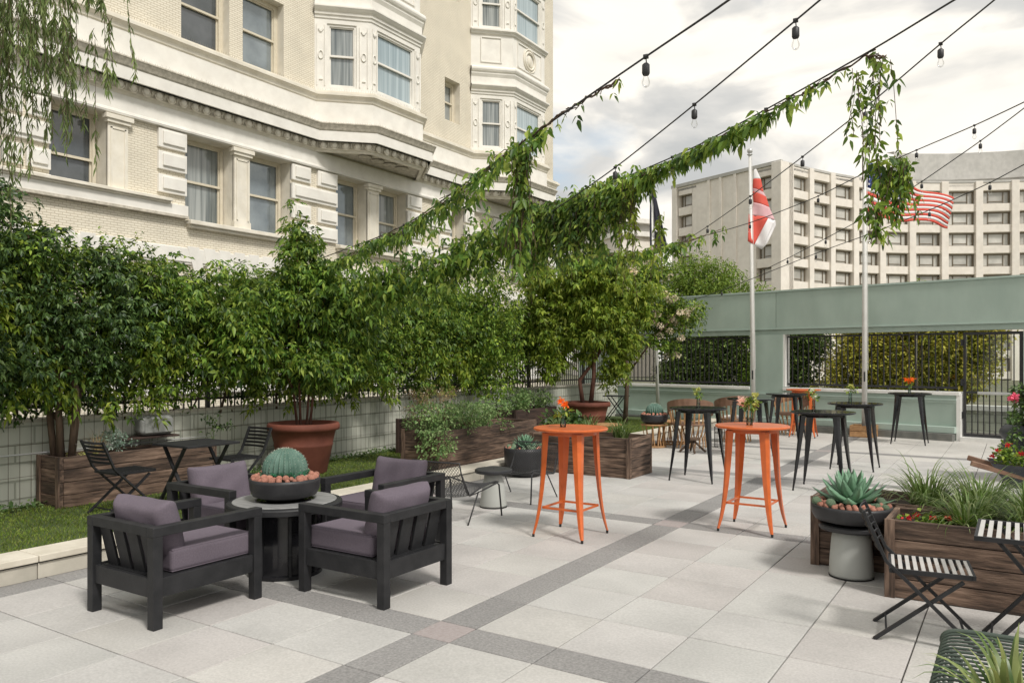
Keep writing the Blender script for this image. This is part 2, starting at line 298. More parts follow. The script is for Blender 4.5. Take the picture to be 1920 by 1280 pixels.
def dup(root, loc, rz, label, group=None, scale=None):
    r = root.copy(); COL.objects.link(r); r.location = loc; r.rotation_euler = (0, 0, rz); r['label'] = label
    if scale: r.scale = (scale,)*3
    def rec(a, b):
        for ch in [o for o in a.children]:
            c = ch.copy(); COL.objects.link(c); c.parent = b; rec(ch, c)
    rec(root, r); return r
# leaves: many small folded faces in one mesh
def leaves(name, P, D, Nn, Ls, m, wr=.42, parent=None, hi=False, droop=.15, kind=None, fan=0):
    P = np.asarray(P, float)
    if fan:
        k0 = len(P); P = np.repeat(P, fan, 0); D = np.asarray(D, float); D = D/np.linalg.norm(D, axis=1)[:, None]; Dm = np.repeat(D, fan, 0)
        step = np.tile(np.arange(fan), k0); Lb = np.broadcast_to(np.asarray(Ls, float), (k0,)); Lr = np.repeat(Lb, fan)
        sd0 = np.cross(D, np.asarray(Nn, float)); sd0 /= (np.linalg.norm(sd0, axis=1)[:, None]+1e-9); sdr = np.repeat(sd0, fan, 0)
        sgn = np.where(step % 2 == 0, 1., -1.)[:, None]; last = (step == fan-1)[:, None]
        P = P+Dm*(Lr*.42*(step//2))[:, None]; D = np.where(last, Dm, Dm*.55+sdr*sgn*.9)+rdir(len(P))*.28+np.array([0, 0, -.12]); Nn = np.repeat(np.asarray(Nn, float), fan, 0)+rdir(len(P))*.4; Ls = Lr*(.75+.5*RG.random(len(P)))
    P = np.asarray(P, float); n = len(P); D = np.asarray(D, float); D = D/np.linalg.norm(D, axis=1)[:, None]
    Sx = np.cross(D, Nn); Sx /= (np.linalg.norm(Sx, axis=1)[:, None]+1e-9); Nv = np.cross(Sx, D)
    Ls = np.broadcast_to(np.asarray(Ls, float), (n,))[:, None]; dn = np.array([0, 0, -1.])
    if not hi:
        V = np.stack([P, P+D*Ls*.45-Sx*Ls*wr*.5+Nv*Ls*.08, P+D*Ls+dn*Ls*droop, P+D*Ls*.45+Sx*Ls*wr*.5+Nv*Ls*.08], 1).reshape(-1, 3)
        base = (np.arange(n)*4)[:, None]; F = np.concatenate([base+np.array([0, 1, 2]), base+np.array([0, 2, 3])], 1).reshape(-1, 3)
    else:
        V = np.stack([P, P+D*Ls*.3-Sx*Ls*wr*.48+Nv*Ls*.07, P+D*Ls*.3+Sx*Ls*wr*.48+Nv*Ls*.07, P+D*Ls*.35+dn*Ls*droop*.1,
                      P+D*Ls*.65-Sx*Ls*wr*.36+Nv*Ls*.05+dn*Ls*droop*.4, P+D*Ls*.65+Sx*Ls*wr*.36+Nv*Ls*.05+dn*Ls*droop*.4, P+D*Ls*.68+dn*Ls*droop*.5, P+D*Ls+dn*Ls*droop], 1).reshape(-1, 3)
        base = (np.arange(n)*8)[:, None]
        tr = [[0, 1, 3], [0, 3, 2], [1, 4, 3], [4, 6, 3], [3, 6, 2], [6, 5, 2], [4, 7, 6], [6, 7, 5]]
        F = np.concatenate([base+np.array(t) for t in tr], 1).reshape(-1, 3)
    me = bpy.data.meshes.new(name); me.vertices.add(len(V)); me.vertices.foreach_set('co', V.ravel())
    me.loops.add(F.size); me.loops.foreach_set('vertex_index', F.ravel().astype(np.int32))
    me.polygons.add(len(F)); me.polygons.foreach_set('loop_start', np.arange(0, F.size, 3, dtype=np.int32)); me.polygons.foreach_set('loop_total', np.full(len(F), 3, np.int32))
    me.materials.append(MT[m] if isinstance(m, str) else m); me.update(); me.validate()
    return link(name, me, parent, kind=kind)
def rdir(n, bias=(0, 0, 0), k=1.):
    v = RG.normal(size=(n, 3)); v /= np.linalg.norm(v, axis=1)[:, None]; v = v+np.array(bias)*k; return v/np.linalg.norm(v, axis=1)[:, None]
def clumps(C, R, per, bias=(0, 0, -.4), up=.9):
    """leaves gathered in clumps: centres C (n,3), radii R; returns P, D, N"""
    C = np.asarray(C, float); n = len(C); R = np.broadcast_to(np.asarray(R, float), (n,))
    d = rdir(n*per); rad = np.repeat(R, per)*(.55+.45*RG.random(n*per))
    P = np.repeat(C, per, 0)+d*rad[:, None]*np.array([1, 1, .8])
    D = rdir(n*per)*.8+d*.7+np.array(bias); Nn = rdir(n*per)*.55+np.array([0, 0, up])+d*.4
    return P, D, Nn
def blades(name, n, r, Lm, w, m, parent, lean=.9, loc=(0, 0, 0), lmin=.6, kind=None, seg=5, droop=1.):
    V = []; F = []
    for i in range(n):
        a = random.uniform(0, 2*pi); rr = r*sqrt(random.random()); b = Vector((loc[0]+rr*cos(a), loc[1]+rr*sin(a), loc[2])); a2 = a+random.uniform(-.7, .7)
        Ln = Lm*random.uniform(lmin, 1.); out_ = Vector((cos(a2), sin(a2), 0)); sd_ = Vector((-sin(a2), cos(a2), 0)); th = random.uniform(.05, .6)*lean; p = b.copy(); o = len(V); cv = random.uniform(.8, 2.2)*droop
        for k in range(seg+1):
            t = k/seg; ww = w*(1-t**2.2)*.5+.0004; V += [tuple(p-sd_*ww), tuple(p+sd_*ww)]
            ang = th+cv*t*t; p = p+(out_*sin(ang)+Vector((0, 0, 1))*cos(ang))*(Ln/seg)
        for k in range(seg): F.append((o+2*k, o+2*k+1, o+2*k+3, o+2*k+2))
    b = MB(); b.v = V; b.f = F; return b.build(name, m, parent, smooth=True, kind=kind)

# ================================================================== TERRACE FLOOR
TL, SB = .605, .2934                       # tile module, band width
def cams(x, y):
    dx, dy = x-3.243, y+3.843; d = -.54273*dx+.8399*dy; r = .8399*dx+.54273*dy; return r, d
def in_view(x, y, mg=1.15):
    r, d = cams(x, y); return d > .9 and abs(r/d) < .655*mg+.25/max(d, .5) and 1.747/max(d, .01) < .56
floor = thing('paving', None, None, kind='structure')
b = MB(); b.box((3, 5, -.04), (16, 26, .04)); b.build('joint_bed', 'grout', floor)
def bands(lo, hi, n0):       # sequence of (start, width, isband) with period 6 tiles+band
    res = []; per = 6*TL+SB; k = math.floor(lo/per)
    while k*per < hi:
        s = k*per; res.append((s, SB, True))
        for i in range(6): res.append((s+SB+i*TL, TL, False))
        k += 1
    return [r for r in res if r[0]+r[1] > lo and r[0] < hi]
def bandsx(lo, hi):
    res = []; per = 5*TL+SB; k = -1
    while k*per < hi:
        s = k*per; res.append((s, SB, True))
        for i in range(5): res.append((s+SB+i*TL, TL, False))
        k += 1
    return [r for r in res if r[0]+r[1] > lo+.02 and r[0] < hi]
def pavermesh(w, h, m):
    q = MB(); g = .0042; w2, h2 = w/2-g, h/2-g; c = .004
    q.add([(-w2, -h2, -.02), (w2, -h2, -.02), (w2, h2, -.02), (-w2, h2, -.02), (-w2, -h2, -c), (w2, -h2, -c), (w2, h2, -c), (-w2, h2, -c),
           (-w2+c, -h2+c, 0), (w2-c, -h2+c, 0), (w2-c, h2-c, 0), (-w2+c, h2-c, 0)],
          [(0, 1, 5, 4), (1, 2, 6, 5), (2, 3, 7, 6), (3, 0, 4, 7), (4, 5, 9, 8), (5, 6, 10, 9), (6, 7, 11, 10), (7, 4, 8, 11), (8, 9, 10, 11)])
    return q.mesh('paver', MT[m])
PM = {('L',): pavermesh(TL, TL, 'paver'), ('A',): pavermesh(SB, TL, 'paverd'), ('B',): pavermesh(TL, SB, 'paverd'), ('X',): pavermesh(SB, SB, 'paverp')}
tl = []
for xs, xw, xb in bandsx(-3.32, 8.5):
    for ys, yw, yb in bands(-4.5, 17.2, 0):
        cx, cy = xs+xw/2, ys+yw/2
        if cy > 15.35-.2*(cx-2.25)+.35: continue
        key = ('X',) if xb and yb else ('A',) if xb else ('B',) if yb else ('L',)
        r, d = cams(cx, cy); tl.append((0 if in_view(cx, cy) else 1, d, cx, cy, key))
tl.sort()
rest = {}
for i, (iv, d, cx, cy, key) in enumerate(tl):
    z = random.uniform(-.0008, .0008); rot = Euler((random.uniform(-.0015, .0015), random.uniform(-.0015, .0015), 0))
    if i < 298 and not iv:
        o = link('paver', PM[key], floor); o.location = (cx, cy, z); o.rotation_euler = rot
    else: rest.setdefault(key, []).append((cx, cy, z))
for key, l in rest.items():
    q = MB(); me = PM[key]; vs = [tuple(v.co) for v in me.vertices]; fs = [tuple(p.vertices) for p in me.polygons]
    for c in l: q.add(vs, fs, Matrix.Translation(c))
    q.build('distant_pavers', me.materials[0], floor, kind='stuff')
# ground beyond, one sheet to the horizon
b = MB(); b.add([(-900, -900, -1.6), (900, -900, -1.6), (900, 900, -1.6), (-900, 900, -1.6)], [(0, 1, 2, 3)]); tag(b.build('ground', 'ground'), kind='structure')
b = MB(); b.box((-13, 12, -1.58), (13, 90, .03)); tag(b.build('street', 'asphalt'), kind='structure')
# terrace slab edges so nothing floats
b = MB(); b.box((1.2, 6.2, -.85), (15, 25, 1.5)); tag(b.build('terrace_slab', 'limed'), kind='structure')

# ------------------------------------------------------------------ kerb and turf
TZ = .12
def wallx(y): return -6.0-.035*y
kerb = thing('stone_kerb', 'pale limestone kerb with overhanging coping along the artificial turf', 'kerb', (0, 0, 0))
y = -6.2+.0; edge = -.67-1.22*5; ry = edge
while ry < 16.6:
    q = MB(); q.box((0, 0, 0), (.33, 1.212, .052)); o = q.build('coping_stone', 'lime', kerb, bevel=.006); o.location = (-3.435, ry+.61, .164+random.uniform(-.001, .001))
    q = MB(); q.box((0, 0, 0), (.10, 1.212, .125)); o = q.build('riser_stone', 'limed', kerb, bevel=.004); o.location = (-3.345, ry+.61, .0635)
    ry += 1.22
b = MB(); b.box((-3.34, 5.5, .132), (.085, 22, .012)); b.build('painted_gap_shade', 'black', kerb)  # black strip painted as the shade in the joint below the coping
b = MB(); b.prism([(-3.58, -6.5), (-3.58, 16.5), (wallx(16.5)+.02, 16.5), (wallx(-6.5)+.02, -6.5)], .02, TZ); tag(b.build('turf_base', 'turf'), kind='structure')
n = 90000; ys = RG.random(n)**1.15*20-4.5; xs = -3.6-RG.random(n)*2.35; keep = xs > wallx(ys)+.1; xs = xs[keep]; ys = ys[keep]; n = len(xs)
P = np.stack([xs, ys, np.full(n, TZ)], 1); D = rdir(n)*.6+np.array([0, 0, 1.]); gl = .022+RG.random(n)*.02
o = leaves('turf_grass', P, D, rdir(n), gl, 'grass', .22, droop=.1); tag(o, 'short green artificial grass between the stone kerb and the hedge wall', 'grass', kind='stuff')
# planting bed of ground cover along the wall
C = [(wallx(yy)+random.uniform(.08, .4), yy, TZ+.02) for yy in np.arange(-4, 15.5, .05)]
Pq, Dq, Nq = clumps(C, .07, 14, (0, 0, .1)); o = leaves('ground_cover', Pq, Dq, Nq, .04+RG.random(len(Pq))*.03, 'herb', .6); tag(o, 'low leafy ground cover at the foot of the hedge wall', 'ground cover', kind='stuff')

# ------------------------------------------------------------------ low wall, iron fence, wire grid (left)
lw = thing('low_wall', 'low pale green painted block wall behind the turf, under the hedge', 'wall')
b = MB(); b.prism([(wallx(-6), -6), (wallx(17.2), 17.2), (wallx(17.2)-.25, 17.2), (wallx(-6)-.25, -6)], -1.5, 1.04); b.build('wall', 'lwall', lw)
b = MB(); b.prism([(wallx(-6)+.03, -6), (wallx(17.2)+.03, 17.2), (wallx(17.2)-.28, 17.2), (wallx(-6)-.28, -6)], 1.04, 1.075); b.build('wall_cap', 'limed', lw)
wg = thing('wire_trellis', 'rusty square wire mesh fixed in front of the low wall', 'trellis')
q = MB()
for i in range(172):
    yy = -4+i*.12; q.tube([(wallx(yy)+.05, yy, .15), (wallx(yy)+.05, yy, 2.1)], .0026, 3)
q.build('vertical_wires', 'rusty', wg, kind='stuff')
q = MB()
for z in (.45, .80, 1.2, 1.45, 1.7, 1.95):
    q.tube([(wallx(-4)+.054, -4, z), (wallx(17)+.054, 17, z)], .0024, 3)
q.build('horizontal_wires', 'rusty', wg, kind='stuff')
b = MB(); b.tube([(wallx(-4)+.09, -4, .70), (wallx(3)+.09, 3, .70)], .011, 6); tag(b.build('conduit', 'steel'), 'thin grey metal conduit running along the low wall at far left', 'pipe')
fe = thing('picket_fence', 'black iron picket fence standing on the low wall behind the hedge', 'fence')
pk = MB(); pk.box((0, 0, .62), (.016, .016, 1.24)); pk.lathe([(.012, 1.24), (.016, 1.26), (.001, 1.31)], 6, capt=False); pkm = pk.mesh('picket', MT['iron'])
for i in range(170):
    yy = -3.5+i*.12; o = link('picket', pkm, fe); o.location = (wallx(yy)-.12, yy, 1.075)
for z in (1.2, 2.15):
    q = MB(); q.beam((wallx(-3.5)-.12, -3.5, z), (wallx(17)-.12, 17, z), .03, .035); q.build('rail', 'iron', fe)
for yy in (0., 3., 6., 9., 12., 15.):
    q = MB(); q.box((wallx(yy)-.12, yy, 1.75), (.05, .05, 1.35)); q.build('post', 'iron', fe)

# ================================================================== HOTEL (left)
HX = -20.
hotel = thing('hotel_building', 'ornate cream brick hotel with white stone cornice and bay windows behind the hedge', 'building')
BB = [(17.8, 1.55, 22.4), (28.29, 1.55, 33.0)]
def path(bays, y0=-6., y1=36.63, cor=True):
    p = [(HX, y0)]
    if bays:
        for a, w, c in BB: p += [(HX, a), (HX+w, a+w), (HX+w, c), (HX, c+w)]
    p.append((HX, y1))
    if cor: p.append((HX-25, y1))
    return p
def offs(p, d):
    P = [Vector(q) for q in p]; res = []
    for i, q in enumerate(P):
        a = (q-P[i-1]).normalized() if i else None; c = (P[i+1]-q).normalized() if i < len(P)-1 else None
        a = a or c; c = c or a; na = Vector((a.y, -a.x)); nc = Vector((c.y, -c.x)); m = (na+nc); m /= max(m.dot(na), .2)
        res.append((q.x+m.x*d, q.y+m.y*d))
    return res
def mould(name, prof, p, m, parent=hotel, smooth=False):
    rows = [[(x, y, z) for x, y in offs(p, d)] for d, z in prof]; q = MB(); n = len(p)
    q.v = [c for r in rows for c in r]
    q.f = [(i*n+j, i*n+j+1, (i+1)*n+j+1, (i+1)*n+j) for i in range(len(rows)-1) for j in range(n-1)]
    return q.build(name, m, parent, smooth=smooth)
def holed_wall(name, x, y0, y1, z0, z1, holes, depth, m, parent=hotel, revm=None):
    ysn = sorted({y0, y1, *[h[0] for h in holes], *[h[1] for h in holes]}); zs = sorted({z0, z1, *[h[2] for h in holes], *[h[3] for h in holes]}); q = MB()
    for a, c in zip(ysn, ysn[1:]):
        for e, f in zip(zs, zs[1:]):
            my, mz = (a+c)/2, (e+f)/2
            if any(h[0] < my < h[1] and h[2] < mz < h[3] for h in holes): continue
            q.add([(x, a, e), (x, c, e), (x, c, f), (x, a, f)], [(0, 1, 2, 3)])
    q.build(name, m, parent)
    for h in holes:
        d = h[4] if len(h) > 4 else depth; r = MB(); a, c, e, f = h[:4]
        r.add([(x, a, e), (x, c, e), (x, c, f), (x, a, f), (x-d, a, e), (x-d, c, e), (x-d, c, f), (x-d, a, f)], [(0, 4, 5, 1), (1, 5, 6, 2), (2, 6, 7, 3), (3, 7, 4, 0)])
        r.build('window_reveal', revm or 'stone', parent)
def sash_window(parent, M4, w, h, glass, fm='sash', fr=.11, sw=.05):
    """double-hung window centred on local origin in the XZ plane, front towards -Y; M4 places it"""
    q = MB()
    for c, d in (((0, 0, h/2-fr/2), (w, .1, fr)), ((0, 0, -h/2+fr/2), (w, .1, fr)), ((-w/2+fr/2, 0, 0), (fr, .1, h-2*fr)), ((w/2-fr/2, 0, 0), (fr, .1, h-2*fr))): q.box(c, d)
    iw, ih = w-2*fr, h-2*fr
    q.box((0, .0, 0), (iw, .09, .075))
    for z0 in (ih/4, -ih/4):
        yo = .02 if z0 > 0 else .05
        for sx in (-1, 1): q.box((sx*(iw/2-sw/2), yo, z0), (sw, .05, ih/2))
        q.box((0, yo, z0+(ih/4-sw/2 if z0 > 0 else -ih/4+sw/2)), (iw-2*sw, .05, sw))
    o = q.build('window', fm, parent, bevel=.0); o.matrix_local = M4
    g = MB(); g.box((0, .07, 0), (iw, .012, ih)); gp = g.build('pane', glass, o)
    return o
def W4(x, y, z, rz): return Matrix.Translation((x, y, z)) @ Matrix.Rotation(rz, 4, 'Z')
RZ = pi/2   # window facing +X : local -Y -> +X
lowh = [(2.4, 4.2), (4.9, 6.5), (7.75, 9.43), (12.1, 13.99), (14.65, 16.59), (18.95, 20.75), (21.41, 23.31), (26.55, 27.7), (31.5, 33.2), (33.9, 35.5)]
holes = [(a, c, 6.36, 9.22, .6) for a, c in lowh]
holed_wall('wall', HX, -6, 36.63, -1.6, 10.05, holes, .6, 'brick')
uph = [(11.95, 13.83, 12.34, 15.1, .5), (14.4, 16.26, 12.34, 15.1, .5), (26.14, 27.35, 13.35, 15.4, .5), (26.14, 27.35, 19.4, 21.4, .5), (2., 3.9, 12.34, 15.1, .5), (4.5, 6.3, 12.34, 15.1, .5),
       (11.95, 13.83, 18.4, 21.2, .5), (14.4, 16.26, 18.4, 21.2, .5)]
holed_wall('wall', HX, -6, 36.63, 10.05, 26, uph, .5, 'brick', revm='stone')
b = MB(); b.add([(HX, 36.63, -1.6), (HX-25, 36.63, -1.6), (HX-25, 36.63, 26), (HX, 36.63, 26)], [(0, 1, 2, 3)]); b.build('wall', 'brick', hotel)
b = MB(); b.add([(HX, -6, 26), (HX, 36.63, 26), (HX-25, 36.63, 26), (HX-25, -6, 26)], [(0, 1, 2, 3)]); b.build('roof', 'concg', hotel)
gl = ['curtain', 'glassr', 'glass', 'curtain', 'glassr', 'glassr', 'curtain', 'curtain', 'glassr', 'curtain']
for i, (a, c) in enumerate(lowh): sash_window(hotel, W4(HX-.55, (a+c)/2, 7.8, RZ), (c-a)-.1, 2.86, gl[i])
for i, h in enumerate(uph): sash_window(hotel, W4(HX-.42, (h[0]+h[1])/2, (h[2]+h[3])/2, RZ), h[1]-h[0], h[3]-h[2], ['glass', 'glassr', 'curtain', 'glass', 'glassr', 'glass', 'glassr', 'glassr'][i], fr=.16)
# pilasters between paired windows
for a, c in ((13.99, 14.65), (20.75, 21.41), (9.43, 10.07), (4.2, 4.9), (33.2, 33.9)):
    q = MB(); q.box((HX+.02, (a+c)/2, 7.7), (.12, c-a, 2.7)); q.box((HX+.05, (a+c)/2, 9.0), (.22, c-a+.12, .12)); q.box((HX+.07, (a+c)/2, 9.12), (.28, c-a+.24, .14)); q.box((HX+.03, (a+c)/2, 6.5), (.16, c-a+.05, .25))
    q.build('pilaster', 'stone', hotel, bevel=.01)
    q = MB()
    for yy in (a+.1, c-.1): q.box((HX+.09, yy, 7.72), (.03, .05, 2.2))
    for z in (6.64, 8.80): q.box((HX+.09, (a+c)/2, z), (.03, c-a-.15, .05))
    q.build('pilaster_panel', 'stone', hotel)
# quoin blocks
rows = [(8.58, 9.19), (7.87, 8.46), (7.13, 7.71), (6.42, 7.0)]
def block(a, c, z0, z1):
    q = MB(); q.box((HX+.03, (a+c)/2, (z0+z1)/2), (.16, c-a, z1-z0)); m = .12; q.box((HX+.10, (a+c)/2+.02, (z0+z1)/2+.02), (.14, c-a-2*m, z1-z0-2*m+.04)); q.build('quoin_block', 'stonew', hotel, bevel=.015)
for r, (z0, z1) in enumerate(rows):
    if r < 3: block(11.08, 12.1, z0, z1)
    for A0, A1, B0, B1 in ((16.59, 17.53, 17.89, 18.95), (23.31, 24.3, 25.6, 26.55), (27.7, 28.45, 30.2, 31.5), (6.5, 7.0, 7.1, 7.75)):
        if r % 2: block(A0, B1, z0, z1)
        else: block(A0, A1, z0, z1); block(B0, B1, z0, z1)
    block(35.5, 36.7, z0, z1)
# sills under lower windows, left band
for a, c in ((12.1, 16.65), (18.9, 23.4), (26.5, 27.8), (31.4, 35.6)):
    q = MB(); q.box((HX+.1, (a+c)/2, 6.29), (.44, c-a, .14)); q.box((HX+.06, (a+c)/2, 6.17), (.28, c-a-.1, .1)); q.build('window_sill', 'stone', hotel, bevel=.02)
q = MB(); q.box((HX+.06, 2.8, 6.63), (.24, 18.6, .34)); q.build('stone_band', 'stonew', hotel, bevel=.01)
q = MB(); q.box((HX+.12, 2.2, 6.89), (.42, 18.5, .1)); q.box((HX+.09, 2.2, 6.81), (.32, 18.45, .06)); q.build('string_course', 'stone', hotel, bevel=.015)
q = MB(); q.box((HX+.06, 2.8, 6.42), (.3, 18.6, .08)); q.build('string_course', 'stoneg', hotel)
mould('stone_band', [(-.02, 4.9), (.05, 4.9), (.05, 4.97), (.09, 4.98), (.09, 5.42), (.03, 5.45), (-.02, 5.45)], path(False), 'stonew')
for yy in (14.2, 20.2, 8.2):       # splayed arch blocks
    for k in range(-3, 4):
        q = MB(); w = .22; q.add([(HX+.1, yy+k*.5-w*.8, 4.2), (HX+.1, yy+k*.5+w*.8, 4.2), (HX+.1, yy+k*.62+w, 5.5), (HX+.1, yy+k*.62-w, 5.5), (HX-.02, yy+k*.5-w*.8, 4.2), (HX-.02, yy+k*.5+w*.8, 4.2), (HX-.02, yy+k*.62+w, 5.5), (HX-.02, yy+k*.62-w, 5.5)],
                             [(0, 1, 2, 3), (0, 3, 7, 4), (1, 5, 6, 2), (0, 4, 5, 1), (3, 2, 6, 7)]); q.build('arch_block', 'stonew', hotel)
mould('stone_base', [(-.02, 0.6), (.12, .6), (.12, 2.6), (.05, 2.7), (-.02, 2.7)], path(False), 'stonew')
# architrave and cornice
mould('architrave', [(-.02, 9.22), (.16, 9.24), (.18, 9.30), (.10, 9.34), (.10, 9.38), (.08, 9.40), (.08, 9.92), (-.02, 9.92)], path(False), 'stonew')
mould('cornice', [(-.02, 9.90), (.10, 9.90), (.13, 9.98), (.20, 10.0), (.20, 10.02)], path(True), 'stone')
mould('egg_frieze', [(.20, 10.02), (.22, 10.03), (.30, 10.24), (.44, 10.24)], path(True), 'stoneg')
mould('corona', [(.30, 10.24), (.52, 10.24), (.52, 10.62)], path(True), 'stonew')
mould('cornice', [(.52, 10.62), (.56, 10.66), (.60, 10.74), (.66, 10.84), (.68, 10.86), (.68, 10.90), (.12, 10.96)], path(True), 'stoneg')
mould('parapet_band', [(.12, 10.94), (.12, 11.86)], path(True), 'stonew')
mould('string_course', [(.12, 11.86), (.16, 11.90), (.18, 12.0), (.26, 12.08), (.30, 12.10), (.30, 12.20), (.22, 12.22), (.22, 12.28), (-.02, 12.32)], path(True), 'stone')
# bird spikes along the ledges
for nm_, dd_, z0_, h_ in (('bird_spikes', .24, 12.28, .11), ('bird_spikes', .6, 10.90, .12)):
    q = MB(); pp_ = [Vector(v) for v in offs(path(True, 4., 36.5, False), dd_)]
    for a, c in zip(pp_, pp_[1:]):
        k = int((c-a).length/.09)
        for j in range(k):
            p = a.lerp(c, (j+.5)/k); t_ = random.uniform(-.03, .03); q.add([(p.x, p.y-.006, z0_), (p.x, p.y+.006, z0_), (p.x+t_, p.y+t_, z0_+h_)], [(0, 1, 2)])
    q.build(nm_, 'bronze', hotel, kind='stuff')
# bay soffit
for a, w, c in BB:
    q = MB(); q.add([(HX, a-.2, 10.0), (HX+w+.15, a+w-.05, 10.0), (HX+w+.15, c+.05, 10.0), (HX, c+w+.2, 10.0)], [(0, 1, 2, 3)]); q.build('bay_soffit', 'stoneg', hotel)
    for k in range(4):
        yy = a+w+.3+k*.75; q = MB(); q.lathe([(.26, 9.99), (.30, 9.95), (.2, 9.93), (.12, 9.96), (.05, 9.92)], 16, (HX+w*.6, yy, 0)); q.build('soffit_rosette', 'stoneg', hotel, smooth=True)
# eggs along the frieze
em = MB(); em.sphere((0, 0, 0), .12, 10, 8, (.55, .95, 1.1)); em.tube([(.0, .14*cos(t), .15*sin(t)) for t in [pi*k/8 for k in range(8, 17)]], .018, 4); em.beam((0, .2, .13), (0, .2, -.1), .05, .05, (1, 0, 0), .01, .02); emm = em.mesh('egg_ornament', MT['stone'], True)
pts = offs(path(True, 6.0, 36.5, False), .30); cnt = 0
for i in range(len(pts)-1):
    a, c = Vector(pts[i]), Vector(pts[i+1]); ln = (c-a).length; k = max(1, int(ln/.42)); st = ln/k; ang = math.atan2((c-a).y, (c-a).x)-pi/2
    for j in range(k):
        p = a+(c-a)*((j+.5)/k); o = link('egg_ornament', emm, hotel); o.location = (p.x, p.y, 10.13); o.rotation_euler = (0, 0, ang); cnt += 1
# bay windows
def bay(a, w, c):
    P = [Vector((HX, a)), Vector((HX+w, a+w)), Vector((HX+w, c)), Vector((HX, c+w))]
    fac = [(P[0], P[1]), (P[1], P[2]), (P[2], P[3])]
    for fi, (p, q_) in enumerate(fac):
        d = (q_-p).normalized(); ln = (q_-p).length; ang = math.atan2(d.y, d.x)-0   # local +x along d, front (-y) outward
        R = Matrix.Translation((p.x, p.y, 0)) @ Matrix.Rotation(ang, 4, 'Z')
        gw0, gw1 = (ln*.22, ln*.74) if fi != 1 else (.36, ln-.36)
        for z0, z1 in ((12.49, 15.0), (18.6, 21.1)):
            q = MB()
            for x0, x1, e, f in ((0, gw0, z0-.2, z1+.2), (gw1, ln, z0-.2, z1+.2), (gw0, gw1, z0-.2, z0), (gw0, gw1, z1, z1+.2)): q.box(((x0+x1)/2, .12, (e+f)/2), (x1-x0, .24, f-e))
            q.build('bay_wall', 'stonew', hotel).matrix_local = R
            wv = sash_window(hotel, R @ Matrix.Translation(((gw0+gw1)/2, .1, (z0+z1)/2)), gw1-gw0, z1-z0, 'curtain' if fi != 1 else 'curtainb', 'stonew', fr=.09)
            for x in (gw0/2, (gw1+ln)/2):    # pilaster strips with ornaments
                q = MB()
                for s_ in (-1, 1): q.box((x+s_*(gw0*.32), -.015, (z0+z1)/2), (.03, .05, z1-z0-.1))
                q.tube([(x+.09*cos(t), -.02, (z0+z1)/2+.16*sin(t)) for t in [2*pi*k/12 for k in range(12)]], .025, 5, True)
                q.beam((x, -.02, z0+.28), (x, -.02, z0+.42), .14, .05, (0, 1, 0), .02, .03); q.beam((x-.08, -.02, z1-.22), (x, -.02, z1-.35), .06, .05, (0, 1, 0)); q.beam((x+.08, -.02, z1-.22), (x, -.02, z1-.35), .06, .05, (0, 1, 0))
                q.build('pilaster_ornament', 'stonew', hotel).matrix_local = R
        # spandrel panel
        q = MB(); q.box((ln/2, .12, 17.45), (ln, .24, 1.7)); q.build('spandrel', 'stonew', hotel).matrix_local = R
        q = MB(); x0, x1 = gw0+.05, gw1-.05
        for e in (16.85, 18.1): q.box(((x0+x1)/2, -.02, e), (x1-x0, .06, .06))
        for e in (x0, x1): q.box((e, -.02, 17.47), (.06, .06, 1.31))
        q.build('spandrel_panel', 'stonew', hotel).matrix_local = R
        if fi == 1:
            q = MB(); xc = ln/2
            for rr, th in ((.58, .05), (.44, .07)): q.tube([(xc+rr*cos(t), -.03, 17.47+rr*sin(t)) for t in [2*pi*k/24 for k in range(24)]], th, 6, True)
            q.sphere((xc, -.01, 17.47), .26, 10, 8, (.8, .35, 1.1)); q.sphere((xc+.12, -.01, 17.3), .18, 8, 6, (1, .4, 1)); q.build('medallion', 'stone', hotel, smooth=True).matrix_local = R
    pp = [(HX, a-0.0), (HX+w, a+w), (HX+w, c), (HX, c+w)]
    def mm(name, prof, m): mould(name, prof, pp, m)
    mm('bay_head_moulding', [(-.02, 15.18), (.04, 15.2), (.05, 15.3), (.10, 15.33), (.11, 15.42), (.18, 15.48), (.26, 15.58), (.26, 15.64), (.08, 15.7)], 'stonew')
    mm('bay_fascia', [(.08, 15.7), (.08, 16.05), (.16, 16.2), (.16, 16.28)], 'stonew')
    mm('bay_torus', [(.16, 16.28), (.22, 16.32), (.26, 16.4), (.26, 16.48), (.2, 16.56), (.0, 16.62)], 'stonew')
    mm('bay_sill', [(0, 18.24), (.08, 18.26), (.1, 18.34), (.2, 18.4), (.2, 18.47), (-.02, 18.52)], 'stonew')
    mm('bay_head_moulding', [(-.02, 21.28), (.04, 21.3), (.05, 21.4), (.18, 21.58), (.26, 21.68), (.26, 21.74), (.08, 21.8), (.08, 22.3), (.26, 22.5), (0, 22.7), (0, 26)], 'stonew')
for a in BB: bay(*a)
q = MB(); q.box((HX+.2, 36.6, 10.7), (1.1, .9, .3)); q.build('cornice_return', 'stone', hotel, bevel=.05)

# ================================================================== CONCRETE BUILDING (far right)
cb_ = thing('concrete_office_building', 'large warm white concrete building with a deep window grid and curved front', 'building')
def CW(r, d): return (3.243+r*.8399-d*.54273, -3.843+r*.54273+d*.8399)
ctrl = [CW(38.7, 112), CW(47.2, 118.4), CW(55.2, 122.8), CW(61.8, 124.4), CW(68, 124.9), CW(74.5, 124.6), CW(81.1, 123.6), CW(88, 121.5), CW(95, 118.5), CW(102, 114), CW(109, 108)]
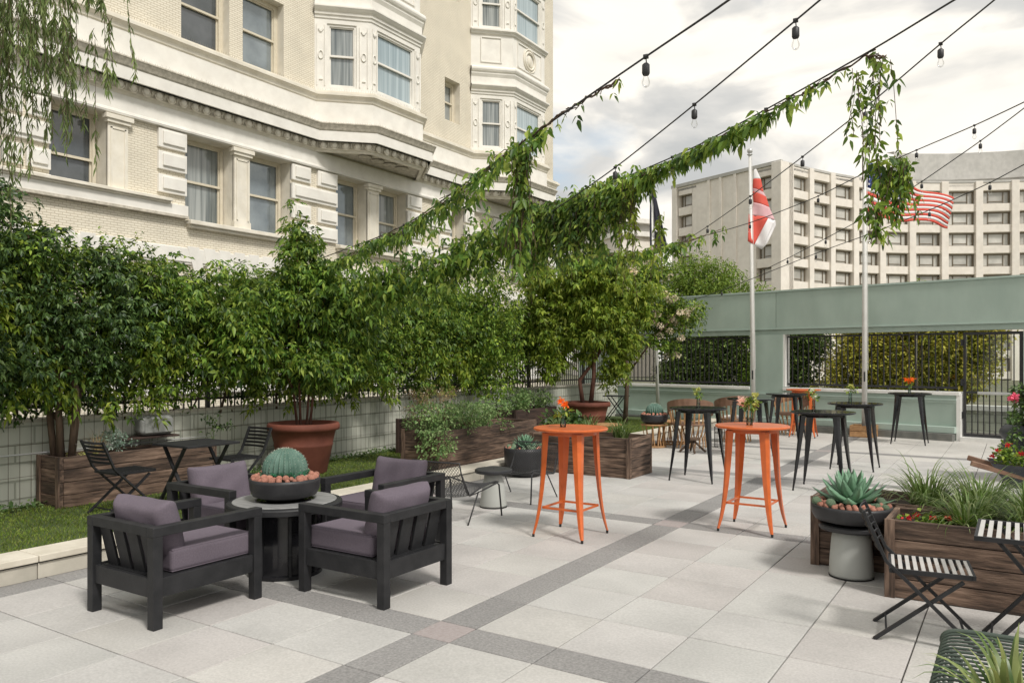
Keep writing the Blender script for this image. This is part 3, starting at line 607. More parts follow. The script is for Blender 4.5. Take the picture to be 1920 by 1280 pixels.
# resample in equal bays
cl = [Vector(c) for c in ctrl]; lens = [0]
for a, c in zip(cl, cl[1:]): lens.append(lens[-1]+(c-a).length)
def along(s_):
    for i in range(len(cl)-1):
        if s_ <= lens[i+1] or i == len(cl)-2:
            t = (s_-lens[i])/(lens[i+1]-lens[i]); return cl[i]+(cl[i+1]-cl[i])*t
FH = 3.33; ZT = 29.8; NF = 9
BWD = 5.35; nb = int(lens[-1]/BWD)
bpts = [along(1.7+k*BWD) for k in range(nb)]
wf = None
def bwin(p, q_, zc, h, parent, name='window'):
    global wf
    d = (q_-p); ln = d.length; d.normalize(); ang = math.atan2(d.y, d.x)
    if wf is None: wf = {}
    key = round(ln, 1)
    if key not in wf:
        w = ln; f = MB()
        for c, s_ in (((0, 0, h/2-.08), (w, .15, .16)), ((0, 0, -h/2+.08), (w, .15, .16)), ((-w/2+.1, 0, 0), (.2, .15, h)), ((w/2-.1, 0, 0), (.2, .15, h)), ((-w*.27, .0, 0), (.12, .1, h)), ((w*.27, 0, 0), (.12, .1, h)), ((0, 0, -h*.28), (w*.55, .1, .09))): f.box(c, s_)
        g = MB(); g.box((0, .08, 0), (w-.1, .04, h-.1)); wf[key] = (f.mesh('window', MT['bronze']), g.mesh('pane', MT['blind']))
    m = (p+q_)/2; o = link(name, wf[key][0], parent); o.location = (m.x, m.y, zc); o.rotation_euler = (0, 0, ang); g = link('pane', wf[key][1], o)
allp = [cl[0]]+bpts+[along(lens[-1])]
# floor slabs / spandrels as swept band, columns as fins
def sweep(name, pts, prof, m, parent):
    rows = [[(x, y, z) for x, y in offs([tuple(p) for p in pts], d)] for d, z in prof]; q = MB(); n = len(pts); q.v = [c for r in rows for c in r]
    q.f = [(i*n+j, i*n+j+1, (i+1)*n+j+1, (i+1)*n+j) for i in range(len(rows)-1) for j in range(n-1)]; return q.build(name, m, parent)
# the curve is concave seen from the camera: outward normal points to the camera side (right of travel)
for k in range(NF+1):
    zt = ZT-k*FH if k else ZT
    sweep('spandrel', allp, [(-1.2, zt-1.35), (-.15, zt-1.30), (0, zt-1.2), (0, zt-.02), (-1.2, zt)], 'conc', cb_)
sweep('parapet', allp, [(0, ZT), (.1, ZT+.02), (.1, ZT+.35), (-1.4, ZT+.4)], 'concg', cb_)
sweep('wall', allp, [(-1.3, -2), (-1.3, ZT)], 'conc', cb_)
for k in range(len(allp)):
    p = allp[k]; d = (allp[min(k+1, len(allp)-1)]-allp[max(k-1, 0)]).normalized(); nn = Vector((d.y, -d.x)); w = .55 if k else 1.6
    q = MB(); c = p+nn*-.45+(d*.8 if k == 0 else d*0); q.beam((c.x, c.y, -2), (c.x, c.y, ZT+.2), 1.6, w*2, (d.x, d.y, 0)); q.build('pier', 'conc', cb_, bevel=.05)
for k in range(len(bpts)-1):
    p, q2 = bpts[k], bpts[k+1]; d = (q2-p).normalized(); nn = Vector((d.y, -d.x))
    for f in range(NF): bwin(p+d*.62-nn*.5, q2-d*.62-nn*.5, ZT-2.38-f*FH, 2.05, cb_)
p, q2 = cl[0], bpts[0]
# left gable face : runs from corner back to the left
A0 = Vector(CW(38.7, 112)); A1 = Vector(CW(26.5, 129.3)); dL = (A1-A0).normalized(); nL = Vector((-dL.y, dL.x)); LL = (A1-A0).length
if nL.dot(Vector((3.243, -3.843))-A0) < 0: nL = -nL
def Lp(s_, o_=0): v = A0+dL*s_+nL*o_; return v
for (s0, s1) in ((0, 1.2), (4.4, 5.4), (LL-1.4, LL), (LL-5.2, LL-4.4)):
    q = MB(); m0 = Lp((s0+s1)/2, -.4); q.beam((m0.x, m0.y, -2), (m0.x, m0.y, ZT), 1.0, s1-s0, (nL.x, nL.y, 0)); q.build('pier', 'conc', cb_)
q = MB(); a = Lp(5.4, -.25); c = Lp(LL-5.2, -.25); q.beam((a.x, a.y, 14), (c.x, c.y, 14), .6, 32, (0, 0, 1)); o = q.build('blank_wall', 'conc', cb_)
for s_ in (8.2, 11., 13.3):
    q = MB(); m0 = Lp(s_, .1); q.beam((m0.x, m0.y, -2), (m0.x, m0.y, ZT), .5, .35, (nL.x, nL.y, 0)); q.build('rib', 'conc', cb_)
for f in range(NF):
    z = ZT-f*FH
    for s0, s1 in ((1.2, 4.4), (LL-4.4, LL-1.4)):
        a, c = Lp(s0, -.5), Lp(s1, -.5); q = MB(); q.beam((a.x, a.y, z-.68), (c.x, c.y, z-.68), 1.0, 1.3); q.build('spandrel', 'conc', cb_)
        bwin(Lp(s0+.1, -.75) if False else Lp(s1-.1, -.75), Lp(s0+.1, -.75), z-2.38, 2.05, cb_)
        a, c = Lp(s0, -1.2), Lp(s1, -1.2); q = MB(); q.beam((a.x, a.y, z-2.3), (c.x, c.y, z-2.3), .3, 2.2); q.build('wall', 'conc', cb_)
q = MB(); R0 = [CW(38.7, 112), CW(26.5, 129.3), CW(60, 160), CW(115, 150), CW(109, 108)]+[tuple(v) for v in reversed(cl[1:-1])]
q.prism([(x, y) for x, y in R0][::-1], ZT-.6, ZT-.3); q.build('roof', 'concg', cb_)
q = MB(); a, c = Lp(0, .05), Lp(LL, .05); q.beam((a.x, a.y, ZT+.25), (c.x, c.y, ZT+.25), .5, .5); q.build('parapet', 'concg', cb_)
# penthouse : long curved blank wall
pc = [Vector(CW(r, d)) for r, d in ((64.5, 133.0), (66.5, 134.0), (69, 134.5), (75, 134.5), (83, 133), (92, 130), (102, 125), (112, 118))]
sweep('penthouse_wall', pc, [(0, 29), (0, 32.3), (.5, 32.4), (.5, 36.9), (-1, 37.0)], 'concg', cb_)
for k, v in enumerate(pc[:-1]):
    pass
# ornate pale building far behind, left of the office
ob = thing('distant_ornate_building', 'small grey and cream classical building far behind the flagpole', 'building')
o_l, o_r = Vector(CW(13, 150)), Vector(CW(31, 158)); dd = (o_r-o_l).normalized(); no = Vector((dd.y, -dd.x)); wln = (o_r-o_l).length
q = MB(); m0 = (o_l+o_r)/2-no*4; q.beam((m0.x, m0.y, -2), (m0.x, m0.y, 25), 8, wln, (no.x, no.y, 0)); q.build('wall', 'conc', ob)
for z, t in ((25, .9), (21, .5), (27.5, .8)):
    q = MB(); m0 = (o_l+o_r)/2-no*(3.6); q.beam((m0.x, m0.y, z), (m0.x, m0.y, z+t), 9, wln+.6, (no.x, no.y, 0)); q.build('cornice', 'stonew', ob)
q = MB(); m0 = (o_l+o_r)/2-no*4; q.beam((m0.x, m0.y, 25), (m0.x, m0.y, 27.5), 7, wln-1, (no.x, no.y, 0)); q.build('attic', 'concg', ob)
for i in range(12):
    for z in (23.2, 18.6, 15, 26.4):
        p = o_l+dd*(1+i*wln/12.5); q = MB(); q.beam((p.x+no.x*.06, p.y+no.y*.06, z-.9*(z != 26.4)-.4*(z == 26.4)), (p.x+no.x*.06, p.y+no.y*.06, z+.9*(z != 26.4)+.4*(z == 26.4)), .1, .7, (no.x, no.y, 0)); q.build('window', 'bronze', ob)

# ================================================================== GREEN WALL (local x along the wall, -y faces the terrace)
GA = radians(-11.3); GO = (2.25, 15.35, 0)
gw = thing('green_wall', 'sage green rendered wall with barred openings closing the terrace', 'wall', GO, GA)
def G(x, y, z): return Vector((GO[0]+x*cos(GA)-y*sin(GA), GO[1]+x*sin(GA)+y*cos(GA), z))
OP = [(-9.15, -4.85), (-3.98, -.10)]
def gbox(name, x0, x1, z0, z1, m, y0=0, y1=.3, bevel=.0, parent=gw):
    q = MB(); q.box(((x0+x1)/2, (y0+y1)/2, (z0+z1)/2), (x1-x0, y1-y0, z1-z0)); return q.build(name, m, parent, bevel=bevel)
gbox('lower_wall', -10.5, -.04, -.3, .97, 'green')
gbox('upper_wall', -10.5, -4.16, 2.50, 3.42, 'green'); gbox('upper_wall', -4.15, 1.15, 2.50, 3.42, 'green'); gbox('upper_wall', 1.16, 7, 2.50, 3.42, 'green')
gbox('lintel', -10.5, 7, 2.36, 2.50, 'green', .03, .27)
gbox('drip_moulding', -10.5, 7, 2.485, 2.515, 'greenl', -.02, .0)
gbox('coping', -10.5, 7, 3.42, 3.46, 'greenl', -.03, .33)
gbox('pier', -10.5, -9.15, .97, 2.36, 'green'); gbox('pier', -4.85, -3.98, .97, 2.36, 'green', -.001, .301); gbox('pier', 1.12, 7, -.3, 2.36, 'green')
gbox('jamb_trim', -4.0, -3.93, 1.06, 2.36, 'white', .02, .28); gbox('jamb_trim', -9.17, -9.1, 1.06, 2.36, 'white', .02, .28); gbox('jamb_trim', -.1, -.02, -.0, 1.02, 'white', -.02, .28)
gbox('window_sill', -9.15, -4.86, .97, 1.045, 'white', -.04, .32, .008); gbox('window_sill', -3.97, -.04, .97, 1.045, 'white', -.04, .32, .008)
gbox('moulding', -10.5, -.1, .86, .895, 'greenl', -.03, 0); gbox('moulding', -10.5, -.1, .80, .86, 'green', -.015, 0)
gbox('base_ledge', -10.5, -.1, .16, .30, 'greenl', -.14, 0, .01); gbox('plinth', -10.5, -.12, -.1, .155, 'plinth', -.22, -.0, .01)
for k, (x0, x1) in enumerate(OP):
    rl = thing('window_railing', ('black iron railing in the left opening of the green wall', 'black iron railing in the right opening of the green wall beside the gate')[k], 'railing', GO, GA, 'railings in the green wall openings')
    gbox('rail', x0+.02, x1-.02, 2.28, 2.32, 'iron', .13, .17, parent=rl); gbox('rail', x0+.02, x1-.02, 1.10, 1.15, 'iron', .13, .17, parent=rl)
    bm = MB(); bm.box((0, 0, 0), (.023, .023, 1.13)); bmm = bm.mesh('bar', MT['iron']); nbar = int((x1-x0)/.135)
    for i in range(nbar+1):
        o = link('bar', bmm, rl); o.location = (x0+.05+i*(x1-x0-.1)/nbar, .15, 1.715)
    for i in range(4):
        q = MB(); xx = x0+.4+i*(x1-x0-.8)/3; q.box((xx, .12, 1.075), (.035, .04, .09)); q.build('bracket', 'iron', rl)
gp = thing('glass_panel', 'clear glass panel behind the bars next to the gate', 'glass panel', GO, GA); gbox('pane', -.95, -.12, 1.05, 2.34, 'pane', .2, .21, parent=gp)
gt = thing('metal_gate', 'black barred metal gate with a horizontal push bar, set in the green wall', 'gate', GO, GA)
for a, c, e, f in ((0, .05, .1, 2.32), (1.03, 1.09, .1, 2.32), (.05, 1.03, 2.26, 2.32), (.05, 1.03, .1, .16), (.05, 1.03, 1.02, 1.06)): gbox('gate_frame', a, c, e, f, 'iron', .1, .15, parent=gt)
for i in range(8): gbox('bar', .15+i*.11, .17+i*.11, .16, 2.26, 'iron', .115, .135, parent=gt)
gbox('push_bar', .28, 1.0, 1.0, 1.06, 'steel', .04, .09, .01, parent=gt); gbox('lock', .96, 1.03, .95, 1.12, 'steel', .03, .1, .01, parent=gt)
for z in (.55, 1.25, 2.1): gbox('hinge', -.04, .0, z-.07, z+.07, 'iron', .06, .14, parent=gt)
gbox('gate_pane', .06, 1.02, .17, 2.25, 'pane', .145, .15, parent=gt)
gbox('gate_step', -.02, 1.1, -.02, .09, 'white', -.05, .3, parent=gw)
# low white garden wall beyond the gate
q = MB(); q.box((0, 0, .0), (7, .25, 1.0)); gwl = thing('white_garden_wall', 'low white wall seen through the gate', 'wall', G(1.8, 3.2, 0), GA); q.build('wall', 'lwall', gwl); q = MB(); q.box((0, -.02, .55), (7.1, .36, .12)); q.build('wall_cap', 'white', gwl)
q = MB(); q.box((1.5, 25, -.25), (30, 19, .4)); o = q.build('garden_ground', 'ground'); o.location = (0, 0, 0); tag(o, kind='structure')

# ================================================================== PLANTS BEYOND THE WALL
def tree(name, label, cat, loc, H, crown, m, nl, ls, trunkm='trunk', tr=.12, cl_r=.5, per=60, group=None, limbs=5, blossoms=None, bias=(0, 0, -.3)):
    """crown = list of ellipsoids (cx,cy,cz,rx,ry,rz) in local coordinates"""
    t = thing(name, label, cat, loc, 0, group)
    q = MB(); base = Vector((0, 0, 0)); c0 = crown[0]; top = Vector((c0[0]*.5, c0[1]*.5, c0[2]))
    q.tube([base, base.lerp(top, .35)+Vector((.05, .03, 0)), base.lerp(top, .7), top], [tr, tr*.75, tr*.55, tr*.3], 8); q.build('trunk', trunkm, t, smooth=True)
    for k in range(limbs):
        e = crown[k % len(crown)]; v = Vector(rdir(1)[0]); tip = Vector((e[0]+v.x*e[3]*.7, e[1]+v.y*e[4]*.7, e[2]+abs(v.z)*e[5]*.6)); s_ = base.lerp(top, .3+.08*k)
        q = MB(); q.tube([s_, s_.lerp(tip, .5)+Vector((0, 0, .1)), tip], [tr*.4, tr*.25, tr*.08], 6); q.build('branch', trunkm, t, smooth=True)
    nc = max(4, nl//per); vol = [e[3]*e[4]*e[5] for e in crown]; C = []
    for _ in range(nc):
        e = random.choices(crown, vol)[0]; v = rdir(1)[0]; rr = random.random()**.45*.88; C.append((e[0]+v[0]*e[3]*rr, e[1]+v[1]*e[4]*rr, e[2]+v[2]*e[5]*rr))
    P_, D_, N_ = clumps(C, cl_r*(.6+.7*RG.random(nc)), per, bias); leaves('crown', P_, D_, N_, ls*(.7+.6*RG.random(len(P_))), m, .5, t)
    if blossoms:
        Cb = [c for c in C if random.random() < blossoms[0]]; Pb, Db, Nb = clumps(np.array(Cb)+rdir(len(Cb))*.25, .09, 60, (0, 0, .2)); leaves('blossom', Pb, Db, Nb, blossoms[1], 'blossom', .9, t)
    return t
BG = 'trees and shrubs beyond the green wall'
tree('background_tree', 'large round green tree behind the left end of the green wall', 'tree', (-9.3, 31, -1), 7, [(0, 0, 5.6, 2.9, 2.4, 2.1), (1.9, 1, 4.9, 2.0, 1.8, 1.7), (-2.4, -.5, 4.8, 2.2, 1.8, 1.7), (.4, 0, 6.6, 1.5, 1.4, .9)], 'bgtree', 30000, .13, tr=.3, cl_r=.5, per=80, group=BG)
tree('background_tree', 'leafy tree beside the hotel end, behind the vines', 'tree', (-12.5, 27, -1), 7, [(0, 0, 4.6, 2.6, 2.4, 2.2), (2.4, 0, 4.4, 1.9, 1.9, 1.7)], 'bgtree', 16000, .13, tr=.3, cl_r=.5, per=80, group=BG)
shr = [(-8.6, 2.0, 'bgd', 1.3, 'dark shrub behind the far left end of the barred opening'), (-7.3, 1.9, 'bgd', 1.4, 'tall dark shrub seen through the left barred opening'), (-6.0, 2.2, 'bgtree', 1.3, 'green shrub seen through the middle of the left opening'), (-5.0, 2.0, 'bgd', 1.3, 'dark shrub seen through the right end of the left opening'),
       (-3.3, 1.8, 'bgy', 1.35, 'green shrub at the left end of the right opening'), (-2.3, 1.9, 'bgy', 1.4, 'yellow green shrub seen through the right opening, left of the flagpole'), (-1.3, 1.8, 'bgy', 1.4, 'yellow green shrub seen through the right opening, right of the flagpole'), (-.75, 2.0, 'bgy', 1.4, 'yellow green shrub behind the glass panel')]
for x, yy, m, h, lb in shr:
    p = G(x*1.12-.45, yy+3.4, .1); tree('garden_shrub', lb, 'shrub', p, 3, [(0, 0, 1.55, 1.0, .55, 1.0), (.3, .1, 2.4, .85, .5, .9), (-.35, 0, .9, .85, .5, .6)], m, 12000, .11, tr=.05, cl_r=.26, per=40, group=BG, limbs=3, bias=(.2, -.4, 0))
tree('garden_shrub', 'tall dark tree behind the left barred opening', 'tree', G(-9.9, 5.5, -1), 3, [(0, 0, 2.6, 1.5, 1., 1.6)], 'bgd', 9000, .1, tr=.08, cl_r=.35, per=60, group=BG, limbs=3)
tree('garden_shrub', 'low reddish brown shrub behind the white wall past the gate', 'shrub', G(1.6, 4.3, .0), 2, [(0, 0, 1.1, 1.5, .5, .55)], leafmat('russet_leaves', [(.10, .06, .03), (.16, .10, .04), (.07, .09, .03)]), 5000, .06, tr=.04, cl_r=.2, per=60, limbs=3, group=BG)
tree('garden_shrub', 'pale green sapling whose top shows above the green wall by the flagpole', 'shrub', G(-1.9, 3.2, -.1), 4, [(0, 0, 3.5, .5, .4, .42), (.8, 0, 3.2, .6, .4, .4), (-.6, 0, 3.1, .5, .4, .35)], 'lime_l', 1500, .09, tr=.03, cl_r=.14, per=24, group=BG, limbs=4)

# ================================================================== HEDGE, TREES AND VINES (left)
hd = thing('climbing_hedge', 'dense green climbing hedge grown over the iron fence on the low wall', 'hedge')
def htop(y):
    return 3.0+.16*sin(y*1.7)+.10*sin(y*4.1+1)
C = []
while len(C) < 2000:
    yy = random.uniform(-3.2, 13.2); zt = htop(yy); u = random.random(); zb = 1.22+.12*sin(yy*3)+.1*sin(yy*7.3)
    if 11.2 < yy and random.random() < .6: continue
    z = zb+(zt-zb)*u**.8; xx = wallx(yy)+random.gauss(-.02, .17)+.18*(u > .3)
    if z < 1.6 and random.random() < .35: continue
    C.append((xx, yy, z))
for _ in range(170): C.append((wallx(0)+random.uniform(-.1, .25), random.uniform(-3, 3.6), random.uniform(1.3, 2.3)))
P_, D_, N_ = clumps(C, .22, 16, (.25, -.1, -.5), .75)
h1 = leaves('foliage', P_, D_, N_, .040+.05*RG.random(len(P_))**1.5, 'hedge', .5, hd, kind='stuff', fan=3)
C = [(wallx(yy)-.05+random.gauss(0, .09), yy, random.uniform(1.15, 2.8)) for yy in RG.uniform(-3.2, 11.6, 520)]
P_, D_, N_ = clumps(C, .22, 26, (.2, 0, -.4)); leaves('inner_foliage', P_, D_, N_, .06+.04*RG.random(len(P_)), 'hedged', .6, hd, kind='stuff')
q = MB()
for i in range(46):
    yy = -3+i*.34+random.uniform(-.1, .1); x = wallx(yy)-.02; pts = [(x+random.uniform(-.05, .05), yy+random.uniform(-.1, .1)+k*random.uniform(-.04, .06), 1.0+k*.3) for k in range(7)]; q.tube(pts, random.uniform(.006, .02), 5)
q.build('stem', 'trunk', hd, smooth=True)
C = []
for _ in range(520):     # leafy front layer that ties the hedge and the potted trees together
    yy = random.uniform(1.6, 9.5); z = 2.35+.45*sin(yy*.9)*.4+random.gauss(0, .38); C.append((wallx(yy)+random.uniform(.25, .62), yy, min(2.95, max(1.35, z))))
P_, D_, N_ = clumps(C, .19, 11, (.3, -.2, -.8), .7); leaves('front_foliage', P_, D_, N_, .05+.045*RG.random(len(P_)), 'vine', .42, hd, kind='stuff', fan=4, droop=.25)
C = []
for yy in RG.uniform(-.5, 9.8, 95):   # trailing shoots on the front
    x = wallx(yy)+.32; z = random.uniform(1.5, 2.7)
    for k in range(7): C.append((x+.02*k, yy+random.uniform(-.05, .05), z-.09*k))
P_, D_, N_ = clumps(C, .07, 4, (.3, -.2, -.9), .6); leaves('trailing_shoots', P_, D_, N_, .07+.04*RG.random(len(P_)), 'lime_l', .42, hd, kind='stuff', droop=.3, fan=3)
def multi_tree(name, label, loc, stems, crown, m, nl, ls, cr, per, parent_group=None, tm='trunk', hang=0, hm=None, bias=(.1, 0, -.5), spread=.5, r0=.03):
    t = thing(name, label, 'tree', loc)
    for k in range(stems):
        a = 2*pi*k/stems+.4; q = MB(); e = crown[k % len(crown)]
        q.tube([(.09*cos(a), .09*sin(a), 0), (.16*cos(a), .16*sin(a), e[2]*.35), (.5*(e[0]+.3*cos(a)), .5*(e[1]+.3*sin(a)), e[2]*.7), (e[0]+.2*cos(a), e[1]+.2*sin(a), e[2]+.2)], [r0, r0*.85, r0*.6, r0*.25], 7)
        q.build('trunk' if k == 0 else 'stem', tm, t, smooth=True)
    nc = nl//per; vol = [e[3]*e[4]*e[5] for e in crown]; C = []
    for _ in range(nc):
        e = random.choices(crown, vol)[0]; v = rdir(1)[0]; rr = random.random()**.45*.92; C.append((e[0]+v[0]*e[3]*rr, e[1]+v[1]*e[4]*rr, e[2]+v[2]*e[5]*rr))
    P_, D_, N_ = clumps(C, cr, max(3, per//3), bias, .7); leaves('crown', P_, D_, N_, ls*(.55+.7*RG.random(len(P_))), m, .42, t, hi=False, droop=.25, fan=4)
    return t
# tree in left planter: dark glossy leaves
multi_tree('planter_tree', 'dark leaved multi stem tree growing from the left wooden planter', (-5.75, .80, .6), 5,
           [(-.1, -.5, 2.3, .5, .7, .6), (.1, .1, 1.55, .5, .9, .75), (.1, -1.0, 1.3, .5, .6, 1.0), (.1, .5, 2.2, .35, .5, .35), (-.2, -.9, 2.8, .45, .55, .45), (.0, 1.0, 1.75, .35, .7, .45), (0, -.2, 1.0, .4, .9, .45)], 'hedged', 19000, .068, .18, 36, r0=.04)
multi_tree('potted_tree', 'light green drooping tree with three slim stems in the nearer terracotta pot', (-5.35, 3.95, .72), 4,
           [(.1, .1, 1.9, .55, .75, .6), (.15, .5, 1.35, .45, .6, .5), (-.1, -.6, 1.7, .45, .6, .5), (.1, -.1, 2.5, .3, .4, .5), (-.05, -.2, 2.95, .14, .16, .35), (.25, .1, .95, .5, .8, .4), (.1, 1.0, 1.6, .4, .5, .8), (.1, -1.1, 1.3, .4, .5, .7)], 'vine', 17000, .09, .14, 24, bias=(.3, -.2, -.9), tm='trunkr', r0=.02)
multi_tree('potted_tree', 'bright green drooping tree in the farther terracotta pot', (-4.8, 11.67, .75), 2,
           [(0, 0, 1.9, .75, .6, 1.0), (.65, .4, 1.5, .5, .45, .9), (-.85, -.4, 1.6, .6, .5, .9), (.1, 0, 2.9, .95, .7, .7), (-.6, -.3, .8, .3, .3, .5), (1.05, .65, 2.3, .45, .3, .6), (.5, .3, .7, .3, .3, .4), (-.9, -.5, 2.7, .6, .5, .6)], 'lime_l', 21000, .11, .15, 24, bias=(.2, -.3, -.9), tm='trunkr', r0=.055)
tree('crape_myrtle', 'spreading tree with clusters of cream blossom in front of the green wall', 'tree', (-4.9, 13.9, .1), 4, [(0, 0, 3.1, 1.2, .9, 1.0), (1.1, .6, 2.75, .95, .6, .6), (-.9, -.3, 2.9, .9, .7, .9), (.5, .2, 3.75, .8, .6, .45), (.7, .4, 2.1, .7, .5, .5)], 'hedge', 22000, .085, tr=.07, cl_r=.2, per=44, blossoms=(.34, .045), limbs=8)
C = [(random.uniform(-1.3, .3), random.uniform(-.6, .6), random.uniform(1.1, 3.6)) for _ in range(150)]
t = thing('background_bush', 'tall bush behind the planters at the far end of the hedge', 'bush', (-5.6, 9.4, 0)); P_, D_, N_ = clumps(C, .25, 44, (.2, -.2, -.4)); leaves('foliage', P_, D_, N_, .06+.05*RG.random(len(P_)), 'hedge', .5, t)
# willow, upper left : long hanging twigs
wl = thing('willow_branches', 'hanging feathery willow branches at the upper left edge', 'tree', (-3.3, -1.0, 0))
q = MB(); Pl = []; Dl = []
q.tube([(-1.3, -1.2, 3.2), (-.7, -.5, 4.2), (.05, .0, 4.9), (.5, .3, 5.2)], [.05, .04, .025, .01], 6)
for i in range(270):
    bx = random.uniform(-1.0, .62)**1.0; by = bx*.62+random.uniform(-.35, .3); zt = 4.75+random.uniform(-.5, .5); ln = random.uniform(.5, 1.55)
    if bx > .25: ln *= .75
    if bx < .12 and random.random() < .45: ln *= 1.4
    px_ = [Vector((bx, by, zt))]; dx, dy = random.uniform(-.12, .2), random.uniform(-.1, .1)
    for k in range(1, 9): px_.append(Vector((bx+dx*sqrt(k/8), by+dy*sqrt(k/8), zt-ln*(k/8)+.06*sin(k))))
    q.tube(px_, .0022, 3)
    for k in range(8):
        a, c = px_[k], px_[k+1]
        for j in range(6):
            p = a.lerp(c, random.random()); Pl.append(tuple(p)); s_ = random.choice((-1, 1)); Dl.append((random.uniform(-.55, .55), random.uniform(-.55, .55), -1.))
q.build('twigs', 'trunk', wl, kind='stuff')
leaves('foliage', Pl, Dl, rdir(len(Pl)), .05+.05*RG.random(len(Pl)), 'willow', .16, wl, droop=.1, kind='stuff')
q = MB(); q.tube([(0, 0, -.0), (.05, 0, 1.8), (0, .1, 3.3)], [.11, .09, .05], 8)
# trunk of the willow stands off frame, left
o = q.build('trunk', 'trunk', wl, smooth=True); o.location = (-1.3, -1.3, .1)

# ------------------------------------------------------------------ string lights
def sag(pts, n=6):
    res = []
    for a, c in zip(pts, pts[1:]):
        for k in range(n): res.append(Vector(a).lerp(Vector(c), k/n))
    res.append(Vector(pts[-1])); 
    for _ in range(3): res = [res[0]]+[(res[i-1]+res[i]*2+res[i+1])/4 for i in range(1, len(res)-1)]+[res[-1]]
    return res
CB = {
 'a': ([(6.5, -3.6, 3.5), (2.08, .17, 3.64), (1.25, .82, 3.68), (.11, 1.16, 3.39), (-2.34, 2.67, 3.18), (-5.37, 4.28, 3.22)], [(1.28, .79, 3.68), (.17, 1.14, 3.41), (-2.34, 2.67, 3.18)], 'nearest string of bulbs, crossing the sky at upper centre and disappearing in the vine'),
 'b': ([(6.5, -3.2, 3.9), (2.43, 1.11, 4.02), (2.01, 1.55, 4.0), (.99, 2.44, 3.86), (-.21, 3.45, 3.7), (-1.68, 4.64, 3.57)], [(2.01, 1.55, 4.0), (.99, 2.44, 3.86), (-.21, 3.45, 3.7), (-1.57, 4.55, 3.58)], 'string of bulbs without leaves running down to the vine mass, second from the left'),
 'c': ([(6.5, -1.5, 3.7), (3.1, 1.42, 3.92), (2.92, 1.66, 3.95), (2.39, 2.27, 3.97), (1.45, 2.97, 3.89), (.45, 3.76, 3.85), (-1.2, 4.72, 3.78), (-3.6, 5.3, 3.4), (-6.0, 5.9, 3.2)], [(1.43, 2.99, 3.89), (.24, 3.88, 3.84)], 'string of bulbs wound with the long leafy vine, third from the left'),
 'd': ([(6.5, -1.5, 4.1), (3.24, 2.34, 4.26), (3.11, 2.74, 4.32), (2.72, 3.56, 4.38), (1.98, 4.63, 4.26), (1.05, 6.05, 4.2), (-.08, 7.82, 4.16), (-1.41, 9.82, 4.12), (-2.86, 11.86, 4.08)], [(2.72, 3.56, 4.38), (1.96, 4.66, 4.26), (1.05, 6.05, 4.2), (-.08, 7.82, 4.16), (-1.41, 9.82, 4.12)], 'string of bulbs passing behind the hanging vine and before the red white flag'),
 'f': ([(3.96, 7.1, 5.02), (3.32, 8.11, 5.03), (2.74, 8.93, 5.03), (1.93, 9.95, 5.04), (1.06, 10.58, 4.91), (.17, 11.32, 4.74), (-1.42, 12.43, 4.55), (-3.33, 13.34, 4.41)], [(2.74, 8.93, 5.03), (1.93, 9.95, 5.04), (.17, 11.32, 4.74), (-1.38, 12.4, 4.56)], 'uppermost far string of bulbs at the right, crossing the blue part of the striped flag'),
 'g': ([(4.02, 7.97, 5.46), (3.32, 9.31, 5.27), (2.77, 10.14, 5.09), (1.85, 11.45, 4.83), (.89, 12.73, 4.58), (-.21, 13.93, 4.34), (-1.24, 14.93, 4.09), (-2.07, 15.58, 3.88)], [(2.77, 10.14, 5.09), (1.85, 11.45, 4.83), (.83, 12.8, 4.57), (-.21, 13.93, 4.34), (-1.24, 14.93, 4.09)], 'middle far string of bulbs at the right in front of the office windows'),
 'h': ([(4.13, 9.59, 4.94), (3.33, 10.5, 4.73), (2.87, 11.16, 4.63), (1.9, 12.43, 4.49), (.72, 13.58, 4.31), (-.51, 14.57, 4.13), (-2.94, 15.38, 3.45), (-4.24, 15.73, 3.16)], [(2.87, 11.16, 4.63), (1.9, 12.43, 4.49), (.72, 13.58, 4.31), (-.51, 14.57, 4.13), (-2.94, 15.38, 3.45)], 'lowest far string of bulbs at the right, running down across the green wall'),
}
sk = MB(); sk.tube([(0, 0, .0), (.004, 0, -.045)], .004, 6); sk.lathe([(.014, -.042), (.024, -.052), (.025, -.105), (.019, -.118), (.013, -.12)][::-1], 12); sk.box((0, 0, .0), (.03, .02, .025)); skm = sk.mesh('lamp_socket', MT['iron'], True)
bl = MB(); bl.lathe([(.013, -.112), (.016, -.13), (.026, -.155), (.027, -.17), (.018, -.19), (.004, -.197)][::-1], 12); blm = bl.mesh('bulb', MT['bulb'], True)
for k, (pts, bb, lb) in CB.items():
    t = thing('string_light', lb, 'string lights', (0, 0, 0), 0, 'strings of light bulbs over the terrace'); cp = sag(pts)
    q = MB(); q.tube(cp, .0065 if k in 'abcd' else .008, 6); q.build('cable', 'iron', t, smooth=True)
    for p in bb:
        pv = Vector(p); near = min(cp, key=lambda c: (c-pv).length)
        # closest point on the polyline
        best = None
        for a, c in zip(cp, cp[1:]):
            tt = max(0, min(1, (pv-a).dot(c-a)/max((c-a).length_squared, 1e-9))); m0 = a.lerp(c, tt)
            if best is None or (m0-pv).length < (best-pv).length: best = m0
        o = link('lamp_socket', skm, t); o.location = best; link('bulb', blm, o)
